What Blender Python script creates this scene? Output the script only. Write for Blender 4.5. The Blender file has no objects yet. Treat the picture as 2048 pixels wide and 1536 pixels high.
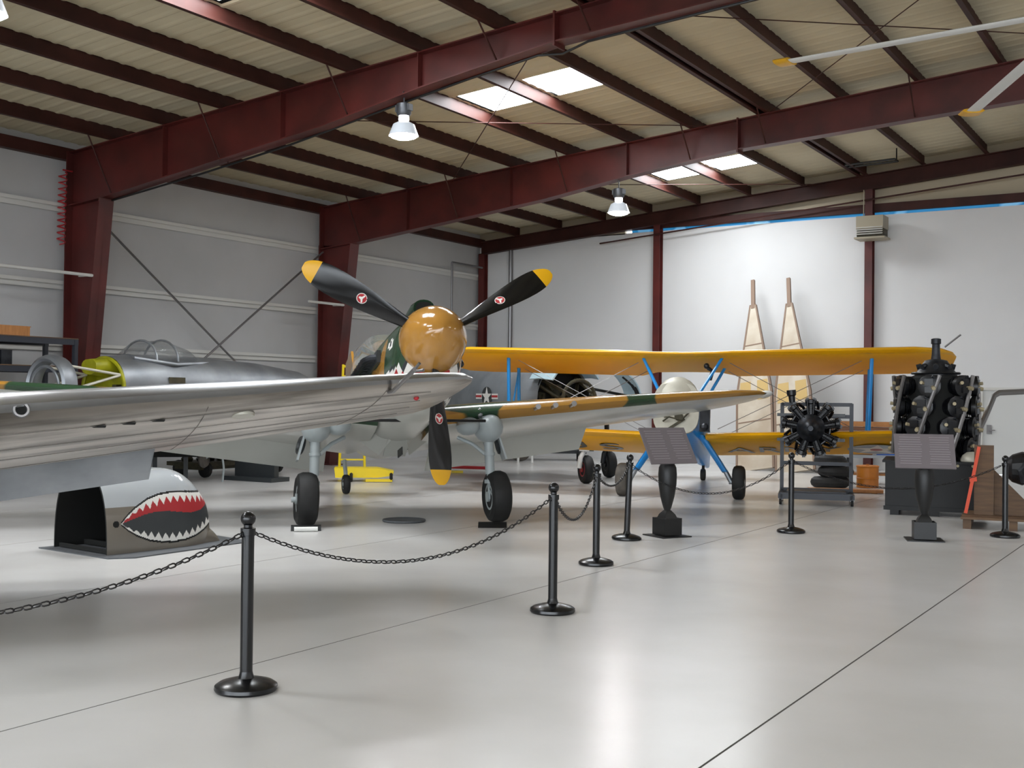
import bpy, bmesh, math, random
from mathutils import Vector, Matrix
random.seed(7)
PI = math.pi
# ------------------------------------------------------------------ camera, solved from the building's vanishing points
F_PX, YAW, PIT, ROLL, EYE = 2313.4, .554, .0107, .0106, 1.65
def ray(px, py):
    X = (px-1024)/F_PX; U = -(py-768)/F_PX
    xr = X*math.cos(ROLL)-U*math.sin(ROLL); u = X*math.sin(ROLL)+U*math.cos(ROLL)
    zc = math.cos(PIT)-u*math.sin(PIT); up = math.sin(PIT)+u*math.cos(PIT)
    return Vector((xr*math.cos(YAW)-zc*math.sin(YAW), xr*math.sin(YAW)+zc*math.cos(YAW), up))
def at(px, py, z=None, x=None, y=None, d=None):
    """world point on the ray of a photo pixel where it meets a height, a plane or a distance"""
    r = ray(px, py)
    if z is not None: t = (z-EYE)/r.z
    elif x is not None: t = x/r.x
    elif y is not None: t = y/r.y
    else: t = d/(-r.x*math.sin(YAW)+r.y*math.cos(YAW))
    return Vector((0, 0, EYE))+r*t
scene = bpy.context.scene
COL = scene.collection
cd = bpy.data.cameras.new('camera'); cam = bpy.data.objects.new('camera', cd); COL.objects.link(cam)
c0 = ray(1024, 768); rt = (ray(1024+F_PX, 768)-c0).normalized(); bk = -c0.normalized(); upv = bk.cross(rt)
cam.matrix_world = Matrix(((rt.x, upv.x, bk.x, 0), (rt.y, upv.y, bk.y, 0), (rt.z, upv.z, bk.z, EYE), (0, 0, 0, 1)))
cd.sensor_width = 36; cd.lens = 36*F_PX/2048; cd.clip_end = 300; cd.clip_start = .05
scene.camera = cam
# ------------------------------------------------------------------ light: daylight sky through the open front, skylights and high-bay lamps
world = bpy.data.worlds.new('world'); scene.world = world; world.use_nodes = True
bg = world.node_tree.nodes['Background']; bg.inputs[0].default_value = (.86, .93, 1, 1); bg.inputs[1].default_value = 4.3
LAMP_W = 138.0; SKYLIGHT_W = 20.0
vs = scene.view_settings
vs.view_transform = 'Standard'; vs.look = 'None'; vs.gamma = 1; vs.use_curve_mapping = False; vs.exposure = 0.7

# ------------------------------------------------------------------ mesh helpers
def V(*a): return Vector(a)
class MB:
    def __init__(s): s.v = []; s.f = []; s.m = []
    def add(s, vs, fs, m=0):
        o = len(s.v); s.v += [tuple(p) for p in vs]
        for i, f in enumerate(fs):
            s.f.append(tuple(o+k for k in f)); s.m.append(m[i] if isinstance(m, list) else m)
        return s
    def box(s, c, d, R=None, m=0, taper=1.0):
        c = Vector(c); vs = []
        for z in (-.5, .5):
            k = taper if z > 0 else 1
            for x, y in ((-.5, -.5), (.5, -.5), (.5, .5), (-.5, .5)):
                p = Vector((x*d[0]*k, y*d[1]*k, z*d[2]))
                vs.append(c+(R @ p if R else p))
        return s.add(vs, [(3, 2, 1, 0), (4, 5, 6, 7), (0, 1, 5, 4), (1, 2, 6, 5), (2, 3, 7, 6), (3, 0, 4, 7)], m)
    def loft(s, rings, closed=True, cap=(True, True), m=0):
        n = len(rings[0]); o = len(s.v); vs = [p for r in rings for p in r]; fs = []; ms = []
        for i in range(len(rings)-1):
            for j in range(n if closed else n-1):
                k = (j+1) % n
                fs.append((i*n+j, i*n+k, (i+1)*n+k, (i+1)*n+j)); ms.append(m(i, j) if callable(m) else m)
        e = 0 if callable(m) else m
        if cap[0]: fs.append(tuple(range(n))[::-1]); ms.append(m(0, 0) if callable(m) else e)
        if cap[1]: fs.append(tuple((len(rings)-1)*n+j for j in range(n))); ms.append(m(len(rings)-2, 0) if callable(m) else e)
        return s.add(vs, fs, ms)
    def lathe(s, prof, o=(0, 0, 0), ax=(0, 0, 1), n=16, m=0, cap=(True, True)):
        o = Vector(o); a = Vector(ax).normalized(); u = a.orthogonal().normalized(); w = a.cross(u)
        rings = [[o+a*h+(u*math.cos(t)+w*math.sin(t))*max(r, 1e-4) for t in [2*PI*k/n for k in range(n)]] for r, h in prof]
        return s.loft(rings, True, cap, m)
    def cyl(s, p, q, r, r2=None, n=10, m=0):
        p = Vector(p); q = Vector(q); d = q-p
        return s.lathe([(r, 0), (r if r2 is None else r2, d.length)], p, d, n, m)
    def tube(s, pts, r, n=8, m=0, closed=False):
        pts = [Vector(p) for p in pts]; rings = []; N = len(pts); prev = None
        for i, p in enumerate(pts):
            if closed: t = pts[(i+1) % N]-pts[i-1]
            else: t = pts[min(i+1, N-1)]-pts[max(i-1, 0)]
            t.normalize()
            if prev is None: u = t.orthogonal().normalized()
            else: u = (prev-t*prev.dot(t)).normalized()
            prev = u; w = t.cross(u)
            rr = r(i/(N-1)) if callable(r) else r
            rings.append([p+(u*math.cos(a)+w*math.sin(a))*rr for a in [2*PI*k/n for k in range(n)]])
        if closed: rings.append(rings[0])
        return s.loft(rings, True, (not closed, not closed), m)
    def torus(s, c, ax, R, r, n=24, k=8, m=0):
        c = Vector(c); a = Vector(ax).normalized(); u = a.orthogonal().normalized(); w = a.cross(u)
        rings = []
        for i in range(n+1):
            t = 2*PI*(i % n)/n; d = u*math.cos(t)+w*math.sin(t)
            rings.append([c+d*(R+r*math.cos(q))+a*r*math.sin(q) for q in [2*PI*j/k for j in range(k)]])
        return s.loft(rings, True, (False, False), m)
    def ball(s, c, r, n=12, sc=(1, 1, 1), m=0, R=None):
        rings = []
        for i in range(n//2+1):
            t = PI*i/(n//2); rr = max(math.sin(t), .002)
            ring = []
            for k in range(n):
                p = Vector((rr*math.cos(2*PI*k/n)*r*sc[0], rr*math.sin(2*PI*k/n)*r*sc[1], -math.cos(t)*r*sc[2]))
                ring.append(Vector(c)+(R @ p if R else p))
            rings.append(ring)
        return s.loft(rings, True, (True, True), m)
    def prism(s, poly, t, fn, m=0):
        """flat outline poly (a, b) extruded by t through fn(a, b, h)"""
        n = len(poly)
        return s.loft([[fn(a, b, 0) for a, b in poly], [fn(a, b, t) for a, b in poly]], True, (True, True), m)
def obj(name, mb, mats, parent=None, ang=35, kind=None):
    me = bpy.data.meshes.new(name); me.from_pydata(mb.v, [], mb.f)
    if not isinstance(mats, (list, tuple)): mats = [mats]
    for k in mats: me.materials.append(k)
    if len(mats) > 1: me.polygons.foreach_set('material_index', mb.m)
    bm = bmesh.new(); bm.from_mesh(me); bmesh.ops.recalc_face_normals(bm, faces=bm.faces); bm.to_mesh(me); bm.free()
    if ang:
        me.polygons.foreach_set('use_smooth', [True]*len(me.polygons))
        me.set_sharp_from_angle(angle=math.radians(ang))
    o = bpy.data.objects.new(name, me); COL.objects.link(o)
    if parent: o.parent = parent
    if kind: o['kind'] = kind
    return o
def tag(o, label, cat, group=None, kind=None):
    o['label'] = label; o['category'] = cat
    if group: o['group'] = group
    if kind: o['kind'] = kind
    return o
def thing(name, label, cat, loc=(0, 0, 0), rz=0, pitch=0, group=None, kind=None):
    o = bpy.data.objects.new(name, None); COL.objects.link(o); o.empty_display_size = .2
    # rz: heading of local +x; pitch raises local +x
    o.matrix_world = Matrix.Translation(Vector(loc)) @ Matrix.Rotation(rz, 4, 'Z') @ Matrix.Rotation(-pitch, 4, 'Y')
    return tag(o, label, cat, group, kind)
def dup(root, loc, rz=0, label=None):
    r = root.copy(); COL.objects.link(r)
    r.matrix_world = Matrix.Translation(Vector(loc)) @ Matrix.Rotation(rz, 4, 'Z')
    if label: r['label'] = label
    for ch in list(root.children):
        c = ch.copy(); COL.objects.link(c); c.parent = r
        for g in list(ch.children):
            d = g.copy(); COL.objects.link(d); d.parent = c
    return r
def part(name, me_obj, parent, M):
    """another object sharing the mesh of me_obj"""
    o = bpy.data.objects.new(name, me_obj.data if hasattr(me_obj, 'data') else me_obj); COL.objects.link(o); o.parent = parent; o.matrix_basis = M; return o

# ------------------------------------------------------------------ materials
def lin(c):
    if isinstance(c, str): c = [int(c[i:i+2], 16)/255 for i in (0, 2, 4)]
    return tuple(((x+.055)/1.055)**2.4 if x > .04045 else x/12.92 for x in c)+(1,)
def mat(name, col, rough=.5, metal=0, col2=None, scale=4, lo=.35, hi=.65, detail=4, coat=0, bump=0, bscale=40, stretch=None, emit=0, alpha=1, trans=0, spec=None, hard=False):
    m = bpy.data.materials.new(name); m.use_nodes = True; nt = m.node_tree; b = nt.nodes['Principled BSDF']
    b.inputs['Base Color'].default_value = lin(col); b.inputs['Roughness'].default_value = rough; b.inputs['Metallic'].default_value = metal
    if coat: b.inputs['Coat Weight'].default_value = coat; b.inputs['Coat Roughness'].default_value = .08
    if trans: b.inputs['Transmission Weight'].default_value = trans
    if alpha < 1: b.inputs['Alpha'].default_value = alpha
    if spec is not None: b.inputs['Specular IOR Level'].default_value = spec
    if emit: b.inputs['Emission Color'].default_value = lin(col); b.inputs['Emission Strength'].default_value = emit
    tc = nt.nodes.new('ShaderNodeTexCoord'); src = tc.outputs['Object']
    if stretch:
        mp = nt.nodes.new('ShaderNodeMapping'); mp.inputs['Scale'].default_value = stretch; nt.links.new(src, mp.inputs[0]); src = mp.outputs[0]
    if col2:
        nz = nt.nodes.new('ShaderNodeTexNoise'); nz.inputs['Scale'].default_value = scale; nz.inputs['Detail'].default_value = detail
        nt.links.new(src, nz.inputs['Vector'])
        cr = nt.nodes.new('ShaderNodeValToRGB'); cr.color_ramp.elements[0].position = lo; cr.color_ramp.elements[1].position = hi
        cr.color_ramp.elements[0].color = lin(col); cr.color_ramp.elements[1].color = lin(col2)
        if hard: cr.color_ramp.interpolation = 'CONSTANT'
        nt.links.new(nz.outputs['Fac'], cr.inputs[0]); nt.links.new(cr.outputs[0], b.inputs['Base Color'])
    if bump:
        n2 = nt.nodes.new('ShaderNodeTexNoise'); n2.inputs['Scale'].default_value = bscale; nt.links.new(src, n2.inputs['Vector'])
        bp = nt.nodes.new('ShaderNodeBump'); bp.inputs['Strength'].default_value = bump; bp.inputs['Distance'].default_value = .02
        nt.links.new(n2.outputs['Fac'], bp.inputs['Height']); nt.links.new(bp.outputs[0], b.inputs['Normal'])
    return m
M = {}
M['floor'] = mat('polished_concrete', 'c4c2be', .25, 0, 'd4d3d2', .55, .3, .7, 6, bump=.012, bscale=1.2, spec=.55)
M['joint'] = mat('joint_filler', '3c3833', .8)
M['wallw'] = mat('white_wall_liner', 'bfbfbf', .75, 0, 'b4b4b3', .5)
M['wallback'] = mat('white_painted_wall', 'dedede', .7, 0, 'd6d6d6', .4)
M['girt'] = mat('white_girt_paint', 'cfcec9', .5)
M['roof'] = mat('cream_roof_liner', 'cfc6ab', .8, 0, 'bfb59a', .6, .35, .65, 4)
M['steel'] = mat('red_oxide_steel', '5e2420', .42, 0, '471b18', 1.5, .35, .65, 5)
M['steel_dark'] = mat('dark_red_oxide_steel', '42201a', .55, 0, '331712', 2, spec=.3)
M['gable'] = mat('tan_gable_sheet', 'b5a992', .8)
M['skylight'] = mat('translucent_skylight', 'f6fbff', .5, emit=SKYLIGHT_W)
M['blue_strip'] = mat('blue_translucent_strip', '2a7fb4', .5, 0, 'a8dcf7', 2.2, .55, .64, 1, emit=.35)
M['lens'] = mat('lamp_lens', 'fdfdff', .4, emit=LAMP_W)
M['lampgrey'] = mat('lamp_housing', '5c5e62', .4, .6)
M['black'] = mat('black_gloss_plastic', '07080a', .25, 0, '0c0d10', 6)
M['blackmat'] = mat('black_paint', '09090a', .45, 0, '0f1011', 8)
M['chain'] = mat('dark_chain', '1d1b1c', .35, .3)
M['rubber'] = mat('tyre_rubber', '0e0e0e', .7, 0, '161616', 10)
M['rubber2'] = mat('worn_tyre_rubber', '4a4540', .8, 0, '5b554e', 9)
M['alum'] = mat('bare_aluminium', 'b0b2b5', .3, 1, 'a2a3a5', 1.6, .35, .65, 3)
M['alum_under'] = mat('streaked_aluminium', 'b5aea6', .36, .85, '827c75', 1.0, .44, .62, 6, stretch=(6, .35, 6))
M['alum_dull'] = mat('dull_aluminium', '9ea2a6', .45, .75, '878b90', 2)
M['panel_line'] = mat('panel_line', '716c66', .6)
M['camo'] = mat('camouflage_paint', '24402a', .22, 0, 'a0742f', .75, .495, .505, 1, coat=.3)
M['camo2'] = mat('camouflage_nose_paint', 'a0742f', .22, 0, '24402a', 1.1, .495, .505, 1, coat=.3)
M['undergrey'] = mat('grey_underside_paint', 'b6b7b0', .3, 0, 'bfc0b9', 1.2, coat=.25)
M['geargrey'] = mat('grey_blue_gear_paint', '98a0a1', .35)
M['tan'] = mat('tan_gloss_paint', 'b07f38', .14, 0, 'a87733', 3, coat=.6)
M['propblack'] = mat('propeller_black', '060607', .22, 0, '0a0a0b', 8)
M['tipyellow'] = mat('propeller_tip_yellow', 'd9a211', .35)
M['red'] = mat('red_marking', 'a8262c', .4)
M['white'] = mat('white_marking', 'e4e2dc', .4)
M['dkgrey'] = mat('dark_grey_marking', '2f3335', .4)
M['green'] = mat('dark_green_paint', '12301f', .2, coat=.3)
M['cowlgrey'] = mat('light_grey_cowl_paint', 'b3b8bb', .14, 0, 'a9aeb2', 1, coat=.5)
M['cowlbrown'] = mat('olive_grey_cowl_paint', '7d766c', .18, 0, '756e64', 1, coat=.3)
M['dark'] = mat('unlit_interior_black', '0d0e0c', .85)
M['mat'] = mat('grey_floor_mat', '56595c', .7, 0, '4b4e51', 5)
M['yellow'] = mat('yellow_fabric_paint', 'e3a70c', .32, 0, 'd99c0a', 1.5, coat=.25)
M['yellow_under'] = mat('yellow_fabric_underside', 'f4b51c', .5, 0, 'ecab18', 1.2, spec=.2)  # brighter than the top: light glowing through the fabric is put into the colour
M['blue'] = mat('bright_blue_paint', '1486d2', .3)
M['bluegrey'] = mat('grey_blue_paint', '7c8ea0', .35, .2)
M['cream'] = mat('cream_metal', 'c6c3b6', .45, .2, 'b4b0a2', 3)
M['whitepaint'] = mat('white_paint', 'd8d8d4', .4)
M['greyplane'] = mat('weathered_grey_paint', '80858a', .45, 0, '6e7378', 2)
M['paleblue'] = mat('pale_blue_paint', 'b5cdd6', .25, 0, 'a6c0ca', 2, coat=.3)
M['zinc'] = mat('zinc_chromate_primer', 'a3a012', .5, 0, '85850e', 4)
M['olive'] = mat('dark_olive_parts', '33301f', .6, 0, '46402c', 10)
M['engine'] = mat('black_engine_enamel', '0a0a0d', .34, .1, '15161a', 14, .4, .6)
M['engine2'] = mat('grey_engine_metal', '33353a', .4, .5, '202226', 10)
M['brass'] = mat('tan_ignition_parts', 'a3977a', .45, .3)
M['pipe'] = mat('grey_steel_tube', '7e7c7c', .35, .7)
M['stand'] = mat('dark_blue_grey_steel', '2b2e36', .45)
M['cratebk'] = mat('black_crate_paint', '0b0c0e', .6, 0, '111315', 3)
M['wood'] = mat('brown_wood', '6b5138', .65, 0, '584230', 3, stretch=(1, 1, 8))
M['lightwood'] = mat('orange_brown_wood', 'b07842', .6, 0, '9c6736', 4, stretch=(1, 6, 1))
M['orange'] = mat('orange_strap', 'd94a24', .5)
M['barrel'] = mat('orange_drum_paint', 'c2761f', .5, 0, 'ad661a', 4)
M['panelboard'] = mat('weathered_wing_fabric', 'b5a590', .7, 0, 'cdc4b4', 1.6, .35, .65)
M['panelwood'] = mat('wing_edge_wood', '87705f', .7)
M['ochre'] = mat('ochre_wing_fabric', 'c9ab6e', .7)
M['sign'] = mat('grey_brown_sign_panel', '6e676a', .5)
M['signline'] = mat('sign_print', '968f92', .5)
M['safety'] = mat('safety_yellow', 'e8cc12', .4)
M['tanbox'] = mat('tan_heater_enamel', 'a39a86', .5)
M['glass'] = mat('canopy_glass', 'dfe4e6', .06, trans=.85, alpha=.45)
M['redplastic'] = mat('red_lens', 'c21f2a', .3)
M['bluebox'] = mat('blue_plastic', '1f57a8', .4)
M['brownbox'] = mat('brown_cardboard', '6e4a33', .8)
M['greytop'] = mat('grey_table_top', '9aa0a6', .4)
M['door'] = mat('white_door_paint', 'd3d4d2', .5)
# ------------------------------------------------------------------ the hangar
BAY = 7.0; Y1 = 1.9868*BAY; Y2 = Y1+BAY; YB = Y1+2*BAY; XL = -2.6223*BAY; YF = Y1-4*BAY
EAVE = 6.06; SL = .0849; XRIDGE = 3.0; XR = 2*XRIDGE-XL
PUR_H = .25
def zraf(x): return EAVE+SL*((x if x < XRIDGE else 2*XRIDGE-x)-XL)     # top flange of the rafters
def zroof(x): return zraf(x)+PUR_H
# floor: slabs with saw-cut joints
fl = MB().box(((XL+XR)/2, (YF-12+YB)/2, -.1515), (XR-XL+.6, YB-YF+12.6, .3))
floor = tag(obj('floor', fl, M['joint'], ang=0), 'polished concrete hangar floor with dark saw-cut joints', 'floor', kind='structure')
jx = [XL-.3]
x = -2.0-3.05*5
while x < XR:
    if x > XL: jx.append(x)
    x += 3.05
jx.append(XR+.3)
for a, b in zip(jx[:-1], jx[1:]):
    mb = MB().box(((a+b)/2, (YF-12+YB)/2, -.00075), (b-a-.013, YB-YF+12.6, .0015))
    obj('slab', mb, M['floor'], floor, ang=0)
# left wall
wl = tag(obj('wall_left', MB().box((XL-.1, (YF+YB)/2, 3.2), (.1, YB-YF, 6.4)), M['wallw'], ang=0), 'white left wall lined with insulation between red steel columns', 'wall', kind='structure')
for z in (1.3, 2.55, 3.69, 5.12):
    g = MB(); g.box((XL+.0, (YF+YB)/2, z), (.12, YB-YF, .01)); g.box((XL+.055, (YF+YB)/2, z-.03), (.012, YB-YF, .06)); g.box((XL+.0, (YF+YB)/2, z-.1), (.012, YB-YF, .1))
    obj('girt', g, M['girt'], wl, ang=0)
g = MB(); g.box((XL+.05, (YF+YB)/2, EAVE-.02), (.16, YB-YF, .22)); obj('eave_strut', g, M['steel_dark'], wl, ang=0)
def rod(p, q, r, m, parent, name='brace_rod'): return obj(name, MB().cyl(p, q, r, n=6), m, parent)
rod((XL+.25, Y1+.35, 5.0), (XL+.25, Y2-.1, .3), .022, M['pipe'], wl); rod((XL+.25, Y1+.3, .3), (XL+.25, Y2-.15, 5.0), .022, M['pipe'], wl)
# right and back walls
tag(obj('wall_right', MB().box((XR+.1, (YF+YB)/2, 3.2), (.1, YB-YF, 6.4)), M['wallw'], ang=0), 'white right wall of the hangar', 'wall', kind='structure')
ZD = 6.05
wb = MB()
DX0 = at(1962, 800, y=YB).x; DX1 = DX0+1.35; DZ = at(2000, 776, y=YB).z
wb.box(((XL-.3+DX0)/2, YB+.06, ZD/2), (DX0-XL+.3, .1, ZD)); wb.box(((DX1+XR)/2, YB+.06, ZD/2), (XR-DX1, .1, ZD)); wb.box(((DX0+DX1)/2, YB+.06, (ZD+DZ)/2), (DX1-DX0, .1, ZD-DZ))
wback = tag(obj('wall_back', wb, M['wallback'], ang=0), 'white back wall under a thin blue daylight strip', 'wall', kind='structure')
mb = MB(); n = 24
tops = [XL-.3]+[XL+(XR-XL)*i/n for i in range(1, n)]+[XR+.3]
for a, b in zip(tops[:-1], tops[1:]):
    mb.add([(a, YB+.1, ZD+.12), (b, YB+.1, ZD+.12), (b, YB+.1, zroof(b)), (a, YB+.1, zroof(a))], [(0, 1, 2, 3)])
obj('gable_sheet', mb, M['gable'], wback, ang=0)
obj('corner_filler', MB().box((XL+2.1, YB+.06, ZD+.2), (5.0, .1, .46)), M['gable'], wback, ang=0)
mb = MB(); mb.box(((XL+XR)/2+2.2, YB-.02, ZD+.165), (XR-XL-4.4, .1, .2)); mb.box(((XL+XR)/2+2.2, YB+.05, ZD+.075), (XR-XL-4.4, .25, .02))
obj('header_beam', mb, M['steel_dark'], wback, ang=0)
tag(obj('window_1', MB().box(((XL+XR)/2+2.4, YB+.05, ZD+.035), (XR-XL-4.8, .04, .07)), M['blue_strip'], ang=0), 'thin blue translucent daylight strip along the top of the back wall', 'window', kind='structure')
for k in range(0, 7):
    x = XL+.15+5.4817*k
    c = MB(); h = zraf(x)-.35
    c.box((x, YB-.12, h/2), (.012, .2, h)); c.box((x, YB-.02, h/2), (.18, .014, h)); c.box((x, YB-.22, h/2), (.18, .014, h))
    obj('wall_column', c, M['steel'], wback, ang=0)
c = MB().cyl((XL+1.05, YB-.06, 0), (XL+1.05, YB-.06, 5.9), .06, n=8); obj('downpipe', c, M['pipe'], wback)
c = MB().tube([(XL+.3, YB-1.9, 5.3), (XL+.3, YB-1.9, .2)], .03); c.tube([(XL+.3, YB-1.9, 5.3), (XL+.3, YB-.4, 5.3)], .03); obj('conduit', c, M['pipe'], wl)
rodz = zraf(-2)-.75
rod((XL+4, YB-.3, zraf(XL+4)-.62), (-1, YB-.3, zraf(-1)-.62), .02, M['steel_dark'], wback, 'sway_rod')
# door in the back wall
d1 = thing('door_1', 'white steel exit door in the back wall by the black crate', 'door', (DX0, YB, 0), kind='structure')
obj('door_leaf', MB().box(((DX1-DX0)/2, .02, DZ/2-.02), (DX1-DX0-.1, .05, DZ-.06)), M['door'], d1, ang=0)
mb = MB(); mb.box((.02, 0, DZ/2), (.06, .16, DZ)); mb.box((DX1-DX0-.02, 0, DZ/2), (.06, .16, DZ)); mb.box(((DX1-DX0)/2, 0, DZ-.02), (DX1-DX0, .16, .06)); obj('door_frame', mb, M['girt'], d1, ang=0)
mb = MB(); mb.box((.18, -.03, 1.02), (.1, .03, .2)); mb.cyl((.18, -.03, 1.0), (.18, -.09, 1.0), .015); mb.box((.24, -.09, 1.0), (.16, .02, .025)); obj('door_handle', mb, M['pipe'], d1, ang=0)
# frames
def i_web(mb, prof, y, fw, t=.012):
    """I-section running through prof [(x, ztop, zbot)]"""
    for (a, at_, ab), (b, bt, bb) in zip(prof[:-1], prof[1:]):
        for q in (0,):
            vs = [(a, y-t/2, ab), (b, y-t/2, bb), (b, y-t/2, bt), (a, y-t/2, at_), (a, y+t/2, ab), (b, y+t/2, bb), (b, y+t/2, bt), (a, y+t/2, at_)]
            mb.add(vs, [(0, 1, 2, 3), (7, 6, 5, 4), (0, 4, 5, 1), (3, 2, 6, 7), (0, 3, 7, 4), (1, 5, 6, 2)])
        for z0, z1, s in ((at_, bt, -1), (ab, bb, 1)):
            tt = .02*s; h = fw/2
            vs = [(a, y-h, z0), (b, y-h, z1), (b, y+h, z1), (a, y+h, z0), (a, y-h, z0+tt), (b, y-h, z1+tt), (b, y+h, z1+tt), (a, y+h, z0+tt)]
            mb.add(vs, [(0, 1, 2, 3), (7, 6, 5, 4), (0, 4, 5, 1), (3, 2, 6, 7), (0, 3, 7, 4), (1, 5, 6, 2)])
def i_col(mb, y, sgn):
    x0 = XL+.14 if sgn > 0 else XR-.14
    pr = [(0, .38), (2.3, .62), (5.16, .94)]
    for (a, wa), (b, wb_) in zip(pr[:-1], pr[1:]):
        t = .006
        vs = [(x0, y-t, a), (x0+sgn*wa, y-t, a), (x0+sgn*wb_, y-t, b), (x0, y-t, b), (x0, y+t, a), (x0+sgn*wa, y+t, a), (x0+sgn*wb_, y+t, b), (x0, y+t, b)]
        mb.add(vs, [(0, 1, 2, 3), (7, 6, 5, 4), (0, 4, 5, 1), (3, 2, 6, 7), (0, 3, 7, 4), (1, 5, 6, 2)])
        for xa, xb in ((x0, x0), (x0+sgn*wa, x0+sgn*wb_)):
            h = .16; tt = .02*sgn
            vs = [(xa, y-h, a), (xb, y-h, b), (xb, y+h, b), (xa, y+h, a), (xa-tt, y-h, a), (xb-tt, y-h, b), (xb-tt, y+h, b), (xa-tt, y+h, a)]
            mb.add(vs, [(0, 1, 2, 3), (7, 6, 5, 4), (0, 4, 5, 1), (3, 2, 6, 7), (0, 3, 7, 4), (1, 5, 6, 2)])
    mb.box((x0+sgn*.2, y, .012), (.6, .4, .024))
def dep(x, k=0):
    return dep0(x)*(1-.3*min(1, max(0, (x+14)/6)) if k == 4 else 1)      # the frame beside the shelf bay has a slimmer rafter
def dep0(x):
    xs = (XL, XL+1, -12.1, -10.2, -7.9, -3, XRIDGE); ds = (1.0, 1.0, .82, .68, .58, .69, .8)
    q = x if x < XRIDGE else 2*XRIDGE-x
    for (a, da), (b, db) in zip(zip(xs, ds), zip(xs[1:], ds[1:])):
        if q <= b: return da+(db-da)*max(0, q-a)/(b-a)
    return .8
PX = [XL+.1853*BAY+.195*BAY*i for i in range(7)]+[-7.52, -7.36, -6.03, -4.66, -3.3, -1.93, -.57, .8, 2.16]
frame_lab = {0: 'red oxide steel portal frame at the open hangar front', 1: 'red oxide steel portal frame second from the open front', 2: 'red oxide steel portal frame third from the open front', 3: 'red oxide steel portal frame near the stanchion row', 4: 'red oxide steel portal frame beside the wall shelf, with cable along its rafter', 5: 'red oxide steel portal frame between the shelf bay and the back wall'}
frames = []
for k in range(6):
    y = YF+BAY*k
    fr = thing('steel_frame', frame_lab[k], 'steel frame', (0, 0, 0), kind='structure')
    for s in (1, -1):
        mb = MB(); i_col(mb, y, s); obj('column', mb, M['steel'], fr, ang=0)
    xs = [XL+.14, XL+1.1, -12.1, -10.2, -7.9, -3, XRIDGE]; xs += [2*XRIDGE-q for q in xs[::-1][1:]]
    for seg in ((0, 4), (4, 6), (6, 8), (8, 12)):
        mb = MB(); i_web(mb, [(q, zraf(q), zraf(q)-dep(q, k)) for q in xs[seg[0]:seg[1]+1]], y, .26)
        for q in (xs[seg[0]],)+((xs[seg[1]],) if seg[1] == 12 else ()):
            mb.box((q, y, zraf(q)-dep(q, k)/2-.02), (.03, .3, dep(q, k)+.08))
        for q in PX[1:7:2]:
            if xs[seg[0]] < q < xs[seg[1]]: mb.box((q, y, zraf(q)-dep(q, k)/2), (.012, .24, dep(q, k)-.05))
        obj('rafter', mb, M['steel'], fr, ang=0)
    mb = MB()
    for q in PX[0:13:2]:
        mb.cyl((q, y-.08, zraf(q)-dep(q, k)+.03), (q, y-.62, zraf(q)+.05), .014, n=5); mb.cyl((q, y+.08, zraf(q)-dep(q, k)+.03), (q, y+.62, zraf(q)+.05), .014, n=5)
    obj('flange_braces', mb, M['steel_dark'], fr)
    frames.append(fr)
cb = [(q, Y1+.12, zraf(q)-dep(q, 4)-.015) for q in (-17.3, -15, -13, -11, -9.5, -8.3)]+[(-7.95, Y1+.2, zraf(-7.9)-dep(-7.9, 4)-.08)]+[(q, Y1+.12, zraf(q)-dep(q, 4)-.02) for q in (-7.5, -5, -2)]
obj('cable', MB().tube(cb, .018, 6), M['blackmat'], frames[4])
# end-wall rafter
er = thing('steel_frame', 'slim dark steel end rafter along the top of the back wall', 'steel frame', kind='structure')
mb = MB(); i_web(mb, [(q, zraf(q), zraf(q)-.36) for q in (XL+.1, -8, XRIDGE, 14, XR-.1)], YB-.14, .2); obj('rafter', mb, M['steel_dark'], er, ang=0)
# roof: ribbed liner sheet with skylight openings, purlins
SKX = [(PX[4]+.07, PX[5]-.02), (PX[5]+.07, PX[6]-.02)]
def skyat(x0):
    r = ray(*x0); t = (zroof(XL)-EYE-SL*XL)/(r.z-SL*r.x); return t*r.y
SKY = [(Y1+2.85, Y1+3.92), (Y2+3.65, Y2+4.7), (Y1-BAY+2.95, Y1-BAY+4.05), (Y1-2*BAY+2.5, Y1-2*BAY+3.6), (Y1-3*BAY+2.5, Y1-3*BAY+3.6), (Y1-4*BAY+2.5, Y1-4*BAY+3.6)]
SKXR = [(2*XRIDGE-b, 2*XRIDGE-a) for a, b in SKX]
xcuts = sorted({XL-.1, XRIDGE, XR+.1, *[q for p in SKX+SKXR for q in p]})
mb = MB(); y = YF; rib = .3
prof = []
while y < YB+.3:
    prof += [(y, 0), (y+.05, .012), (y+.09, .012), (y+.14, 0)]; y += rib
prof = [p for p in prof if p[0] < YB+.15]
for a, b in zip(xcuts[:-1], xcuts[1:]):
    hole = any(abs(a-p[0]) < 1e-6 for p in SKX+SKXR)
    run = []
    def flush():
        if len(run) > 1:
            n = len(run); vs = [(a, yy, zroof(a)-hh) for yy, hh in run]+[(b, yy, zroof(b)-hh) for yy, hh in run]
            mb.add(vs, [(i, i+1, n+i+1, n+i) for i in range(n-1)])
        run.clear()
    for yy, hh in prof:
        if hole and any(s0 < yy < s1 for s0, s1 in SKY): 
            flush(); continue
        run.append((yy, hh))
    flush()
ceiling = tag(obj('ceiling', mb, M['roof'], ang=0), 'cream ribbed roof liner resting on dark purlins', 'ceiling', kind='structure')
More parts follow.
